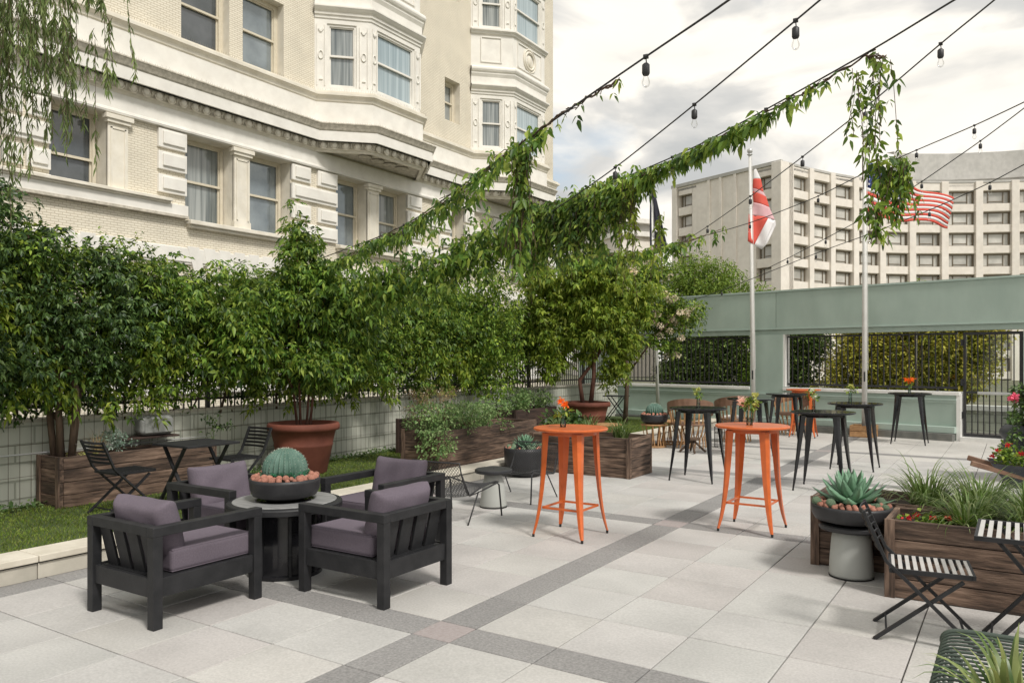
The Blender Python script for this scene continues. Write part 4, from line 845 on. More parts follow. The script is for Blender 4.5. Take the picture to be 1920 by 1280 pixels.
# ------------------------------------------------------------------ vines on the cables
def garland(name, label, pts, dens, r, ls, m='vine', hang=.16, group='leafy vines wound on the light strings', rr=None, extra=None, wr=.42, keep=.4):
    t = thing(name, label, 'vine', (0, 0, 0), 0, group); cp = sag(pts, 8); C = []; tot = 0
    q = MB(); q.tube([c+Vector((0, 0, .012*sin(i*1.7))) for i, c in enumerate(cp)], .007, 5); q.build('stem', 'trunk', t, smooth=True)
    P_ = []; D_ = []
    N_ = len(cp)-1
    for i in range(N_):
        a, c = cp[i], cp[i+1]; ln = (c-a).length; f = i/N_; d_ = dens(f) if callable(dens) else dens; rad = (rr(f) if rr else r)*(1+.45*sin(i*1.3)*sin(i*.47+2)); d_ *= 1+.5*sin(i*1.9+1)*sin(i*.6)
        for _ in range(int(ln*d_+random.random())):
            p = a.lerp(c, random.random()); off = Vector((random.gauss(0, rad*.5), random.gauss(0, rad*.5), random.gauss(-rad*.35, rad*.55))); P_.append(p+off); D_.append(Vector((random.gauss(0, .45), random.gauss(0, .45), -1.)))
    if extra: 
        for p, d in extra: P_.append(p); D_.append(d)
    P_ = np.array([tuple(p) for p in P_]); D_ = np.array([tuple(d) for d in D_]); sel = RG.random(len(P_)) < keep; P_ = P_[sel]; D_ = D_[sel]
    leaves('leaves', P_, D_, rdir(len(P_))+np.array([.3, -.5, .5]), ls*(.5+.65*RG.random(len(P_))), m, wr, t, hi=True, droop=.25, kind='stuff', fan=3)
    q = MB()
    for st_ in RUN: q.tube(st_, .0028, 4)
    RUN.clear()
    for k in range(int(len(cp)*.8)):
        i = random.randrange(0, len(cp)-3); rad = rr(i/len(cp)) if rr else r; q.tube([cp[i+j]+Vector((random.gauss(0, rad*.3), random.gauss(0, rad*.3), random.gauss(0, rad*.3))) for j in range(4)], .004, 4)
    if q.v: q.build('runners', 'trunk', t, kind='stuff')
    return t
RUN = []
def strands(c, n, ln, sx, step=.035, seed=1, taper=0):
    rs = random.Random(seed); ex = []
    for i in range(n):
        p = Vector(c)+Vector((rs.uniform(-sx, sx)*.84, rs.uniform(-sx, sx)*.6, rs.uniform(-.05, .05))); l_ = ln*rs.uniform(.4, 1); k = 0; dr = Vector((rs.uniform(-.2, .2), rs.uniform(-.15, .15), -1)); RUN.append([p+dr*l_*j/5+Vector((rs.gauss(0, .008), rs.gauss(0, .008), 0)) for j in range(6)])
        while k*step < l_:
            ex.append((p+dr*k*step+Vector((rs.gauss(0, .02), rs.gauss(0, .02), 0)), Vector((rs.gauss(0, .6), rs.gauss(0, .6), -1)))); k += 1
    return ex
# vine on string a
garland('vine_garland', 'leafy vine climbing the nearest light string to its hanging tuft', [(.50, 1.05, 3.50), (.17, 1.14, 3.40), (-.5, 1.55, 3.32), (-1.4, 2.1, 3.23), (-2.34, 2.67, 3.16), (-3.8, 3.45, 3.13), (-5.2, 4.2, 3.05)], lambda f: 40 if f < .08 else 270, .09, .075,
        extra=strands((.08, 1.2, 3.3), 26, .85, .09, seed=3)+strands((.0, 1.2, 2.75), 22, .3, .10, seed=8), rr=lambda f: .03 if f < .08 else .085)
garland('vine_garland', 'few vine leaves on the nearest light string past the tuft', [(1.0, .96, 3.62), (.75, 1.0, 3.56), (.50, 1.05, 3.50)], 22, .03, .08)
# vine on string c
garland('vine_garland', 'long leafy vine on the third light string, thick near the hedge', [(2.39, 2.27, 3.96), (1.9, 2.65, 3.90), (1.45, 2.97, 3.86), (.45, 3.76, 3.82), (-.4, 4.25, 3.75), (-1.2, 4.72, 3.74), (-2.1, 4.95, 3.55), (-2.9, 4.95, 3.35), (-3.8, 4.75, 3.02), (-4.9, 4.4, 2.85)],
        lambda f: 20 if f < .10 else 110 if f < .2 else 330 if f < .45 else 1500, .1, .10, rr=lambda f: .02 if f < .10 else .035 if f < .25 else .06+.50*max(0, f-.36))
# hanging mass in the middle
ex = []
for i in range(66):
    u = random.random()**1.3; ex += strands((-2.2+u*1.85, 4.85-u*.68, 3.66), 6, (1.3-.75*u)*random.uniform(.3, 1), .10, .042, seed=40+i)
garland('vine_curtain', 'broad curtain of hanging vines at centre in front of the sky', [(-.1, 4.1, 3.77), (-.8, 4.4, 3.72), (-2.0, 4.8, 3.6)], 300, .12, .085, extra=ex, keep=.62)
ex = strands((.05, 3.98, 3.3), 4, .8, .04, .05, seed=77)+strands((-.35, 4.15, 3.7), 12, 1.35, .1, .04, seed=78)
garland('vine_tuft', 'vine strands hanging beside the dark flag', [(.0, 4.0, 3.75), (-.3, 4.15, 3.73)], 120, .08, .075, m='lime_l', extra=ex)
# hanging column on the right, second string
t3 = garland('vine_tuft', 'tall tuft of vine hanging before the striped flag', [(2.45, 2.3, 3.9), (2.33, 2.25, 3.92)], 40, .05, .068, extra=strands((2.45, 2.30, 3.86), 7, .95, .10, .07, seed=5)+strands((2.26, 2.2, 3.8), 4, .85, .06, .075, seed=6)+strands((2.49, 2.36, 3.16), 20, .48, .11, .036, seed=9)+strands((2.36, 2.31, 2.88), 9, .3, .07, .045, seed=10), m='hedge', keep=.75)
garland('vine_garland', 'short leafy vine on the far light string in front of the office corner', [(-1.6, 11.3, 4.30), (-2.15, 10.6, 3.98), (-2.84, 10.1, 3.8), (-4.12, 9.3, 3.6)], lambda f: 60 if f < .3 else 260, .12, .12)

# ================================================================== FLAGPOLES
def flagpole(label, base, top, r, box=False):
    t = thing('flagpole', label, 'flagpole', base, 0, 'white flagpoles along the green wall'); h = top[2]; dx, dy = top[0]-base[0], top[1]-base[1]
    q = MB(); q.tube([(0, 0, 0), (dx*.5, dy*.5, h*.5), (dx, dy, h)], [r, r*.8, r*.55], 12); q.build('pole', 'pole', t, smooth=True)
    q = MB(); q.lathe([(r*.6, h), (r*1.2, h+.03), (r*.5, h+.06)], 12, (dx, dy, 0)); q.build('truck', 'steel', t, smooth=True)
    q = MB(); q.sphere((dx, dy, h+.12), .07, 14, 10); q.build('ball_finial', 'steel', t, smooth=True)
    q = MB(); q.tube([(dx+.05, dy, h-.02), (dx*.3+.07, dy*.3, 1.5)], .006, 4); q.build('halyard', 'pole', t)
    q = MB(); q.box((dx*.2+.01, dy*.2-r-.01, 1.35), (.03, .03, .22)); q.build('cleat', 'iron', t, bevel=.004)
    return t
flagpole('white flagpole carrying the red and white flag', (-2.33, 16.0, 0), (-2.40, 15.9, 6.85), .062)
flagpole('white flagpole carrying the striped flag, standing in the wooden crate', (.34, 15.35, 0), (.34, 15.35, 6.75), .062)
flagpole('leaning white flagpole at the left behind the cactus bowl', (-5.05, 16.42, .1), (-5.24, 16.32, 6.56), .05)
def cloth(name, grid, m, parent):
    n, k = len(grid), len(grid[0]); q = MB(); q.v = [tuple(p) for r in grid for p in r]; q.f = [(i*k+j, i*k+j+1, (i+1)*k+j+1, (i+1)*k+j) for i in range(n-1) for j in range(k-1)]
    o = q.build(name, m, parent, smooth=True); sm = o.modifiers.new('t', 'SOLIDIFY'); sm.thickness = .006; return o
RX, RY = .8399, .54273      # horizontal direction across the view, used as the fly direction of both flags
# red and white flag : hangs in folds
fl = thing('flag', 'red and white flag hanging limply from its pole', 'flag', (-2.37, 15.93, 6.35), 0, 'flags on the poles')
# outline strips (u across, v down) in metres
def strip(name, poly_l, poly_r, m, amp=.05, n=8):
    g = []
    for i in range(n+1):
        v = i/n
        def interp(pl):
            for a, c in zip(pl, pl[1:]):
                if a[0] <= v <= c[0]: s_ = (v-a[0])/(c[0]-a[0]+1e-9); return Vector((a[1]+(c[1]-a[1])*s_, a[2]+(c[2]-a[2])*s_))
            return Vector(pl[-1][1:])
        a, c = interp(poly_l), interp(poly_r); row = []
        for j in range(7):
            s_ = j/6; p = a.lerp(c, s_); w = amp*sin(p.x*14+p.y*2.5); row.append((p.x*RX-w*RY*-1*.6, p.x*RY-w*RX, p.y))
        g.append(row)
    return cloth(name, g, m, fl)
s_ = 20.2/1466
def FP(x, y): return ((x-1407)*s_, -(y-340)*s_)
def quadstrip(name, a, b_, c, d, m): # a-b upper edge, c-d lower edge (pixels measured on the flag, turned into metres)
    strip(name, [(0, *FP(*a)), (1, *FP(*c))], [(0, *FP(*b_)), (1, *FP(*d))], m)
quadstrip('upper_white', (1411, 330), (1415, 328), (1410, 346), (1424, 346), 'flagwhite')
quadstrip('red_bar', (1410, 346), (1424, 346), (1409, 362), (1429, 370), 'flagred')
quadstrip('pink_fold', (1409, 362), (1429, 370), (1409, 368), (1434, 378), 'flagpink')
quadstrip('red_bar', (1409, 368), (1434, 378), (1411, 388), (1440, 397), 'flagred')
quadstrip('pink_fold', (1411, 388), (1440, 397), (1402, 410), (1450, 420), 'flagpink')
quadstrip('red_bar', (1402, 410), (1438, 416), (1400, 460), (1412, 466), 'flagred')
quadstrip('white_field', (1438, 416), (1451, 421), (1412, 466), (1426, 474), 'flagwhite')
quadstrip('white_field', (1451, 421), (1452, 430), (1426, 474), (1434, 466), 'flagwhite')
# stars and stripes flag
us = thing('flag', 'striped red and white flag with blue corner flying to the right', 'flag', (.38, 15.35, 6.15), 0, 'flags on the poles')
def usp(u, v):   # u along the fly 0..1, v down the hoist 0..1
    x = 1.9*u; z = .08-.88*u-1.18*v*(1-.50*u)-.22*u*(1-u)+.05*sin(u*9+v*2); w = .10*sin(u*11+v*3)*(.3+u)
    return (x*RX-w*RY, x*RY+w*RX, z)
for k in range(13):
    u0 = .42 if k < 7 else 0
    g = [[usp(u0+(1-u0)*j/22, (k+i*1.0)/13) for j in range(23)] for i in (0, 1)]; cloth('red_stripe' if k % 2 == 0 else 'white_stripe', g, 'flagred' if k % 2 == 0 else 'flagwhite', us)
cloth('blue_canton', [[usp(.42*j/8, i/6*7/13) for j in range(9)] for i in range(7)], 'flagblue', us)
star = MB()
st = [(cos(pi/2+2*pi*k/10)*(.035 if k % 2 == 0 else .014), sin(pi/2+2*pi*k/10)*(.035 if k % 2 == 0 else .014)) for k in range(10)]
for i in range(5):
    for j in range(6):
        c = Vector(usp(.035+.065*j, (.06+.1*i))); 
        star.add([tuple(c+Vector((a*RX+.01*RY, a*RY-.012*RX, b_))) for a, b_ in st], [tuple(range(10))])
star.build('stars', 'flagwhite', us)
# dark flag with a letter
df = thing('flag', 'dark charcoal flag with a white ring letter, hanging by the left pole', 'flag', (-5.22, 16.3, 6.35), 0, 'flags on the poles')
g = []
for i in range(9):
    v = i/8; w = .06+.46*v**.9; row = [(-.02+(w*j/6)*RX, (w*j/6)*RY-.05*sin(j*1.9+v*3), -1.75*v+.12*(j/6)) for j in range(7)]; g.append(row)
cloth('flag_cloth', g, 'flagdark', df)
q = MB(); q.tube([(.20*RX+.085*cos(t)*RX+.03, .20*RY-.10+.085*cos(t)*RY, -1.02+.10*sin(t)) for t in [radians(40)+radians(280)*k/14 for k in range(15)]], .016, 5); q.beam((.23*RX+.03, .23*RY-.10, -1.05), (.285*RX+.03, .285*RY-.10, -1.05), .02, .03); q.build('letter_g', 'flagwhite', df)

# ================================================================== PLANTERS
def planter(label, x0, x1, y0, y1, z0, h, nrow=4, m='wood', soil=.07, fill=True, th=.04, post=.07, group='wooden plank planters'):
    t = thing('wooden_planter', label, 'planter', ((x0+x1)/2, (y0+y1)/2, z0), 0, group); w, d = x1-x0, y1-y0; rh = h/nrow
    for i in range(nrow):
        zc = rh*(i+.5)
        for s_ in (-1, 1):
            q = MB(); q.box((0, 0, 0), (w-2*th*0-random.uniform(0, .006), th, rh-.006)); o = q.build('plank', m, t, bevel=.004); o.location = (random.uniform(-.002, .002), s_*(d/2-th/2)+random.uniform(-.002, .002), zc)
            q = MB(); q.box((0, 0, 0), (d-2*th-.004, th, rh-.006)); o = q.build('plank', m, t, bevel=.004); o.location = (s_*(w/2-th/2)+random.uniform(-.002, .002), 0, zc); o.rotation_euler = (0, 0, pi/2)
    for sx in (-1, 1):
        for sy in (-1, 1):
            q = MB(); q.box((0, 0, 0), (h+.008, post, .018)); o = q.build('corner_batten', m, t, bevel=.003); o.rotation_euler = (pi/2, -pi/2, 0); o.location = (sx*(w/2-post/2), sy*(d/2+.010), h/2)
    if fill:
        q = MB(); q.box((0, 0, h-soil-.15), (w-2*th, d-2*th, .3)); q.build('soil', 'soil', t)
    return t
planter('left wooden planter holding the dark leaved tree, beside the black folding chair', -5.95, -5.48, .62, 2.58, TZ, .56)
planter('long wooden planter with bushy herbs, behind the wire chairs', -4.35, -3.63, 4.92, 7.55, TZ, .60)
planter('wooden planter with spider plants behind the left orange table', -3.2, -1.48, 6.65, 7.42, 0, .59)
planter('dark planter box behind the bushy herb planter', -5.75, -4.85, 6.4, 7.3, TZ, .60, 3, 'woodd')
planter('dark planter at the foot of the hedge, left of the farther terracotta pot', -6.0, -5.2, 9.4, 11.0, TZ, .60, 3, 'woodd')
planter('rear wooden planter on the right, behind the agave bowl', 1.76, 3.6, 3.16, 3.86, 0, .58, 4, 'wood')
planter('front wooden planter on the right with red geraniums, behind the folding chair', 2.42, 4.9, 2.50, 3.10, 0, .57, 4, 'wood')
# plants in planters
def plantclump(name, label, cat, loc, C, r, per, ls, m, wr=.5, bias=(0, 0, .2), group=None, extra=None, hi=False):
    t = thing(name, label, cat, loc, 0, group); P_, D_, N_ = clumps(C, r, per, bias); leaves('foliage', P_, D_, N_, ls*(.6+.7*RG.random(len(P_))), m, wr, t, hi=hi)
    q = MB()
    for c in C[::3]: q.tube([(c[0]*.4, c[1]*.7, -.02), (c[0]*.8, c[1]*.95, c[2]*.6), c], .004, 4)
    q.build('stems', 'trunkr', t); return t
C = [(random.uniform(-.34, .42), random.uniform(-1.2, .75), random.uniform(0, .38)) for _ in range(150)]+[(.4+random.uniform(0, .1), -1.25+random.uniform(-.1, .3), random.uniform(-.3, .1)) for _ in range(14)]
plantclump('herb_bush', 'bushy grey green herbs filling the long planter', 'herbs', (-4.0, 6.1, TZ+.55), C, .09, 34, .045, 'herb', .6)
q0 = thing('trailing_plant', 'green vine trailing over the near corner of the long planter', 'plant', (-3.75, 4.92, TZ+.5)); ex = []
P_ = []; D_ = []
for k in range(180):
    s_ = random.random(); P_.append((random.gauss(-.1, .09), -.06+random.gauss(0, .03), .12-s_*.55*random.random())); D_.append((random.gauss(0, .5), -.5, -.5))
leaves('leaves', P_, D_, rdir(180)+np.array([0, -.6, .4]), .055, 'herb', .6, q0, hi=True)
C = [(random.uniform(-.35, .35), random.uniform(-.4, .4), random.uniform(0, .55)) for _ in range(60)]
plantclump('dry_shrub', 'straw coloured and green wispy shrub behind the herbs', 'shrub', (-5.3, 6.85, TZ+.55), C, .10, 30, .04, 'dry', .3)
C = [(random.uniform(-.35, .35), random.uniform(-.7, .7), random.uniform(0, .35)) for _ in range(60)]
plantclump('leafy_shrub', 'dark green leafy shrub in the planter left of the farther pot', 'shrub', (-5.6, 10.2, TZ+.55), C, .12, 30, .07, 'herb', .6)
C = [(random.uniform(-.4, .4), random.uniform(-.25, .25), random.uniform(0, .3)) for _ in range(40)]
plantclump('leafy_shrub', 'broad leaved green plant behind the left orange table', 'shrub', (-3.9, 9.0, TZ+.25), C, .12, 20, .13, 'hedged', .5, hi=True)
for dx, lb in ((-.55, 'left'), (.0, 'middle'), (.5, 'right')):
    t = thing('spider_plant', lb+' clump of strappy leaves in the planter behind the left orange table', 'plant', (-2.35+dx, 7.03, .54), 0, 'strappy plants in the spider plant planter'); blades('leaves', 70, .07, .42, .016, 'lily', t)
for dx, lb in ((-.30, 'left'),):
    t = thing('spider_plant', 'strappy leaves at the right end of the planter', 'plant', (-1.75, 7.0, .54), 0, 'strappy plants in the spider plant planter'); blades('leaves', 45, .06, .30, .014, 'lily', t)
# liriope clumps in right planters
for i, (x, yy, z, n_, ln, lb) in enumerate(((2.62, 3.45, .53, 130, .52, 'grassy clump in the rear right planter, just right of the agave bowl'), (3.0, 3.4, .53, 150, .5, 'large grassy clump in the middle of the rear right planter'), (3.35, 3.5, .53, 110, .42, 'grassy clump at the right end of the rear planter'),
                                   (2.95, 2.85, .52, 140, .40, 'grassy clump in the front right planter beside the geraniums'), (3.35, 2.82, .52, 190, .48, 'pale grassy clump behind the slatted table'), (3.75, 2.8, .52, 130, .45, 'grassy clump at the right edge of the front planter'))):
    t = thing('grass_clump', lb, 'grass plant', (x, yy, z), 0, 'grassy clumps in the right planters'); blades('leaves', int(n_*1.5), .12, ln*1.08, .012, 'lily', t, lean=1.9, seg=7, droop=1.35)
def blooms(t, cs, n, r, ls, m, wr=.8):
    for c in cs:
        P_, D_ = [], []; flower(P_, D_, (0, 0, 0), n, r); o = leaves('flower_head', P_, D_, rdir(len(P_)), ls, m, wr, t); o.location = c
def flower(mb_P, mb_D, c, n=14, r=.02):
    for _ in range(n): mb_P.append((c[0]+random.gauss(0, r*.4), c[1]+random.gauss(0, r*.4), c[2]+random.gauss(0, r*.4))); v = rdir(1, (0, 0, .6))[0]; mb_D.append(tuple(v))
t = thing('geranium', 'low geraniums with red flowers at the left end of the front right planter', 'flowers', (2.62, 2.78, .50))
C = [(random.uniform(-.12, .3), random.uniform(-.14, .14), random.uniform(0, .05)) for _ in range(22)]; P_, D_, N_ = clumps(C, .05, 16, (0, 0, .2)); leaves('leaves', P_, D_, N_, .04, 'hedge', .9, t)
blooms(t, ((-.06, -.1, .06), (.10, -.08, .07), (.19, -.02, .07), (-.02, .05, .06), (.26, .06, .06)), 22, .022, .024, 'red')
t = thing('moss_mound', 'yellow green cushion plant in the left planter', 'plant', (-5.7, 1.0, TZ+.50)); C = [(random.gauss(0, .1), random.gauss(0, .12), random.uniform(0, .04)) for _ in range(16)]; P_, D_, N_ = clumps(C, .04, 40, (0, 0, .4)); leaves('leaves', P_, D_, N_, .02, 'yellowp', .6, t)
t = thing('wispy_plant', 'pot plant with silvery leaves and dry plumes in the left planter', 'plant', (-5.72, 1.30, TZ+.52)); blades('plumes', 60, .05, .38, .006, 'dry', t, loc=(-.02, -.12, 0)); C = [(random.gauss(.02, .08), random.gauss(.06, .08), random.uniform(.05, .25)) for _ in range(24)]; P_, D_, N_ = clumps(C, .05, 22, (0, 0, .3)); leaves('leaves', P_, D_, N_, .035, leafmat('silver_leaves', [(.25, .32, .28), (.15, .25, .16), (.38, .42, .38)]), .5, t)
t = thing('sprig_plant', 'small green sprig against the low wall behind the black table', 'plant', (-5.75, 2.75, TZ+.5)); blades('stems', 8, .03, .35, .006, 'herb', t); C = [(random.gauss(0, .1), random.gauss(0, .14), random.uniform(.15, .4)) for _ in range(14)]; P_, D_, N_ = clumps(C, .04, 8); leaves('leaves', P_, D_, N_, .05, 'hedged', .6, t)

# ------------------------------------------------------------------ speaker
sp_ = thing('loudspeaker', 'grey rounded outdoor speaker on a shelf in front of the low wall', 'speaker', (-5.88, 1.98, .79), radians(86))
q = MB(); q.box((0, 0, .13), (.44, .22, .24)); q.build('body', 'speaker', sp_, bevel=.07, bseg=5, smooth=False)
q = MB(); q.box((0, -.115, .13), (.36, .006, .17)); q.build('grille', 'speaker', sp_, bevel=.002)
q = MB(); q.box((-.1, .02, -.012), (.75, .26, .022)); tag(q.build('shelf_board', 'woodd'), 'dark board carrying the grey speaker', 'shelf').matrix_world = sp_.matrix_basis @ Matrix.Identity(4)

# ================================================================== TERRACOTTA POTS
def terracotta(label, loc, r, h):
    t = thing('terracotta_pot', label, 'plant pot', loc, 0, 'large terracotta pots')
    q = MB(); q.lathe([(r*.62, 0), (r*.64, .02), (r*.80, h*.55), (r*.815, h*.57), (r*.80, h*.59), (r*.89, h-.11), (r*.98, h-.10), (r*1.0, h-.06), (r*.99, h-.02), (r*.96, h), (r*.90, h), (r*.86, h-.10)], 48, capt=False); q.build('pot', 'terra', t, smooth=True, bevel=0)
    q = MB(); q.lathe([(r*.88, h-.1), (.01, h-.08)], 32, capb=False, capt=False); q.build('soil', 'soil', t); return t
terracotta('nearer terracotta pot on the turf behind the black folding chair', (-5.35, 3.95, TZ), .51, .72)
terracotta('farther terracotta pot behind the left orange table', (-4.8, 11.67, TZ), .53, .68)

# ================================================================== BAR TABLES
def bar_table(label, loc, col, rtop, h, foot, topin, stretcher, rz=0, group='round bar tables', wtop=.125, wbot=.042):
    t = thing('bar_table', label, 'bar table', loc, rz, group)
    q = MB(); q.lathe([(rtop-.03, h-.028), (rtop-.006, h-.026), (rtop, h-.018), (rtop, h-.006), (rtop-.006, h), (rtop-.02, h-.001), (.01, h-.001)], 56, capt=False); q.build('tabletop', col, t, smooth=False, bevel=0)
    q = MB(); q.lathe([(topin+.04, h-.075), (topin+.07, h-.07), (topin+.07, h-.029), (.02, h-.029)], 32, capt=False); q.build('apron', col, t)
    for sx in (-1, 1):
        for sy in (-1, 1):
            a = Vector((sx*topin, sy*topin, h-.05)); z_ = Vector((sx*foot, sy*foot, .03)); q = MB(); diag = Vector((sx, sy, 0)).normalized(); tn = Vector((-diag.y, diag.x, 0)); n = 9; vs = []
            for k in range(n+1):
                s_ = k/n; c = a.lerp(z_, s_); flare = .035*(s_**6)-.012*sin(s_*pi) if stretcher else -.006*sin(s_*pi); c = c+diag*flare
                w = wtop*(1-s_)**.9+wbot*s_ if s_ > .04 else wtop*1.05; dp = w*.42
                if s_ > .93: w *= .85
                for u_, v_ in ((-.5, -.35), (-.18, .5), (.18, .5), (.5, -.35), (.0, -.1)): vs.append(c+tn*w*u_+diag*dp*v_)
            fs = []
            for k in range(n):
                for j in range(5): fs.append((k*5+j, k*5+(j+1) % 5, (k+1)*5+(j+1) % 5, (k+1)*5+j))
            fs += [tuple(range(5))[::-1], tuple(n*5+j for j in range(5))]; q.add(vs, fs); lg = q.build('leg', col, t)
            q = MB(); c = z_+diag*(.035 if stretcher else 0); q.lathe([(.012, 0), (.013, .028)], 10, (c.x, c.y, 0)); q.build('foot_cap', 'rubber', lg)
    if stretcher:
        z = .285; s_ = foot-.042
        for a, c in (((-s_, -s_), (s_, -s_)), ((s_, -s_), (s_, s_)), ((s_, s_), (-s_, s_)), ((-s_, s_), (-s_, -s_))): q = MB(); q.beam((*a, z), (*c, z), .012, .02); q.build('stretcher', col, t)
    return t
ot = bar_table('nearest orange metal bar table, holding the orange flower in a jar', (-.49, 3.01, 0), 'orange', .37, 1.07, .245, .185, True)
dup(ot, (.955, 4.25, 0), 0, 'second orange metal bar table, with the peach dahlia in a glass vase')
dup(ot, (-.80, 14.5, 0), .1, 'small far orange bar table standing against the green wall')
bt = bar_table('black bar table beside the rattan chairs, left of the second orange table', (-.655, 7.17, 0), 'blackg', .41, 1.045, .315, .22, False, wtop=.115, wbot=.034)
dup(bt, (1.05, 7.25, 0), 0, 'black bar table directly behind the agave bowl, nearest of the right group', scale=1.0)
dup(bt, (1.06, 9.65, 0), 0, 'black bar table behind the agave table, in front of the flagpole crate')
dup(bt, (1.37, 14.24, 0), 0, 'black bar table standing alone by the gate, with the orange flowers')
dup(bt, (-.78, 10.26, 0), 0, 'black bar table hidden behind the second orange table')
dup(bt, (-.72, 12.65, 0), 0, 'black bar table just in front of the far orange table')
def vase(label, loc, h, r, fm, fl, lf=True, shape='tube', tall=.16, fr=.03):
    t = thing('flower_vase', label, 'vase', loc, 0, 'flower vases on the bar tables'); prof = [(r, .0), (r*1.02, .01), (r*.95, h*.5), (r*.8, h)] if shape == 'tube' else [(r, 0), (r*1.05, .01), (r*1.05, h*.55), (r*.5, h*.72), (r*.5, h*.9), (r*.62, h)]
    q = MB(); q.lathe(prof, 16, capt=False); q.build('glass', 'vase', t, smooth=True)
    q = MB(); q.lathe([(r*.85, .008), (r*.9, h*.45)], 12); q.build('water', 'vase', t, smooth=True)
    q = MB()
    for c in fl: q.tube([(0, 0, .02), (c[0]*.4, c[1]*.4, h), c], .003, 5)
    q.build('stems', 'succ', t)
    blooms(t, fl, 60, fr, fr*1.2, fm, .45)
    if lf:
        C = [(random.gauss(0, .04), random.gauss(0, .04), h+random.uniform(.02, tall*.7)) for _ in range(6)]; a, b_, c = clumps(C, .03, 6, (0, 0, .3)); leaves('leaves', a, b_, c, .06, 'hedge', .4, t, hi=True)
    return t
vase('small glass jar with an orange lily on the nearest orange table', (-.56, 2.98, 1.07), .105, .028, 'orangep', [(-.02, 0, .25), (.02, .01, .22)], True, 'jar')
vase('fluted glass vase with a big peach dahlia and yellow blooms on the second orange table', (.93, 4.22, 1.07), .15, .026, 'peach', [(-.07, 0, .24)], True, fr=.045)
vase('yellow green blooms rising from the second orange table', (.955, 4.225, 1.07), .14, .012, 'yellowp', [(.03, .02, .30), (.05, 0, .22)], True)
vase('glass vase with a yellow bloom on the left black table', (-.66, 7.2, 1.045), .14, .028, 'yellowp', [(0, 0, .26), (-.04, 0, .2)])
vase('slim vase with white blooms on the black table behind the agave bowl', (.93, 7.25, 1.045), .15, .024, 'whitep', [(-.03, 0, .27), (.01, 0, .20)])
vase('small vase with pale green blooms on the black table before the flagpole', (1.0, 9.6, 1.045), .16, .028, 'yellowp', [(.0, 0, .27), (.03, 0, .25)])
vase('small vase with orange blooms on the black table by the gate', (1.37, 14.2, 1.045), .14, .028, 'orangep', [(-.06, 0, .27), (.05, 0, .28), (0, .02, .24)], fr=.04)

# ================================================================== LOUNGE CHAIRS AND FIRE TABLE
def armchair(label, loc, rz):
    t = thing('lounge_armchair', label, 'armchair', loc, rz, 'black framed armchairs with mauve cushions round the fire table')
    w, d, L_ = .78, .86, .068      # faces +Y, back at -Y
    for sx in (-1, 1):
        for sy in (-1, 1):
            q = MB(); q.box((sx*(w/2-L_/2), sy*(d/2-L_/2), .30), (L_, L_, .60)); q.build('leg', 'black', t, bevel=.004)
        q = MB(); q.box((sx*(w/2-L_/2), 0, .630), (L_+.004, d+.004, .062)); q.build('armrest', 'black', t, bevel=.005)
        q = MB(); q.box((sx*(w/2-L_/2), 0, .262), (.034, d-2*L_, .125)); q.build('side_rail', 'black', t, bevel=.003)
    for sy, nm in ((-1, 'back_rail'), (1, 'front_rail')):
        q = MB(); q.box((0, sy*(d/2-L_/2), .262), (w-2*L_, .034, .125)); q.build(nm, 'black', t, bevel=.003)
    q = MB(); q.box((0, -d/2+L_/2, .630), (w-2*L_-.006, L_, .062)); q.build('top_rail', 'black', t, bevel=.004)
    for k in range(4):
        x = -.24+k*.16; q = MB(); q.beam((x, -d/2+.115, .30), (x, -d/2+.045, .605), .12, .02, (0, 1, 0)); q.build('back_slat', 'black', t, bevel=.003)
    q = MB(); q.box((0, 0, .31), (w-2*L_, d-2*L_, .02)); q.build('seat_board', 'black', t)
    def pillow(name, c, sx, sy, sz, rx, puff=.25):
        n = 14; q = MB()
        vs = []; fs = []
        for side in (1, -1):
            for i in range(n+1):
                for j in range(n+1):
                    u, v = -1+2*i/n, -1+2*j/n; e = max(0, (1-abs(u)**4)*(1-abs(v)**4)); e = e**.5; z = side*(sz*.5*(.55*(e > 0)*1+0)+sz*.5*puff*e) if e > .0 else 0
                    edge = (1-abs(u)**8)*(1-abs(v)**8); z = side*sz*.5*(.50*min(1, edge*2.2)**.8+.50*e**1.1)
                    px_ = sx/2*u*(.965+.035*abs(v)**3); py = sy/2*v*(.93+.07*abs(u)**3)
                    z += .006*sin(px_*23+c[0])*e+.004*sin(py*31+px_*17)*e; vs.append((px_, py, z))
        m_ = (n+1)**2
        for s_ in (0, 1):
            for i in range(n):
                for j in range(n):
                    a = s_*m_+i*(n+1)+j; f = (a, a+n+1, a+n+2, a+1); fs.append(f if s_ == 0 else f[::-1])
        q.add(vs, fs, Matrix.Translation(c) @ Matrix.Rotation(rx, 4, 'X')); o = q.build(name, 'cushion', t, smooth=True)
        o.modifiers.new('w', 'WELD').merge_threshold = .002; ss = o.modifiers.new('s', 'SUBSURF'); ss.levels = 1; ss.render_levels = 1; return o
    q = MB(); q.box((0, .085, .402), (w-2*L_-.012, d-.19, .155)); sc_ = q.build('seat_cushion', 'cushion', t, bevel=.028, bseg=4, smooth=False)
    hw, y0_, y1_ = (w-2*L_-.012)/2-.008, .085-(d-.19)/2+.008, .085+(d-.19)/2-.008
    for z_ in (.472, .332):
        q = MB(); q.tube([(-hw, y0_, z_), (0, y0_, z_), (hw, y0_, z_), (hw, .1, z_), (hw, y1_, z_), (0, y1_, z_), (-hw, y1_, z_), (-hw, .1, z_)], .005, 5, True); q.build('piping', 'cushion', sc_)
    pillow('back_cushion', (0, -.215, .600), w-2*L_-.01, .43, .20, radians(103), .9)
    return t
ac = armchair('armchair at front left with its slatted back to the camera', (-1.80, -.45, 0), 0)
dup(ac, (-.885, .63, 0), radians(90), 'armchair right of the fire table, its slatted back toward the right')
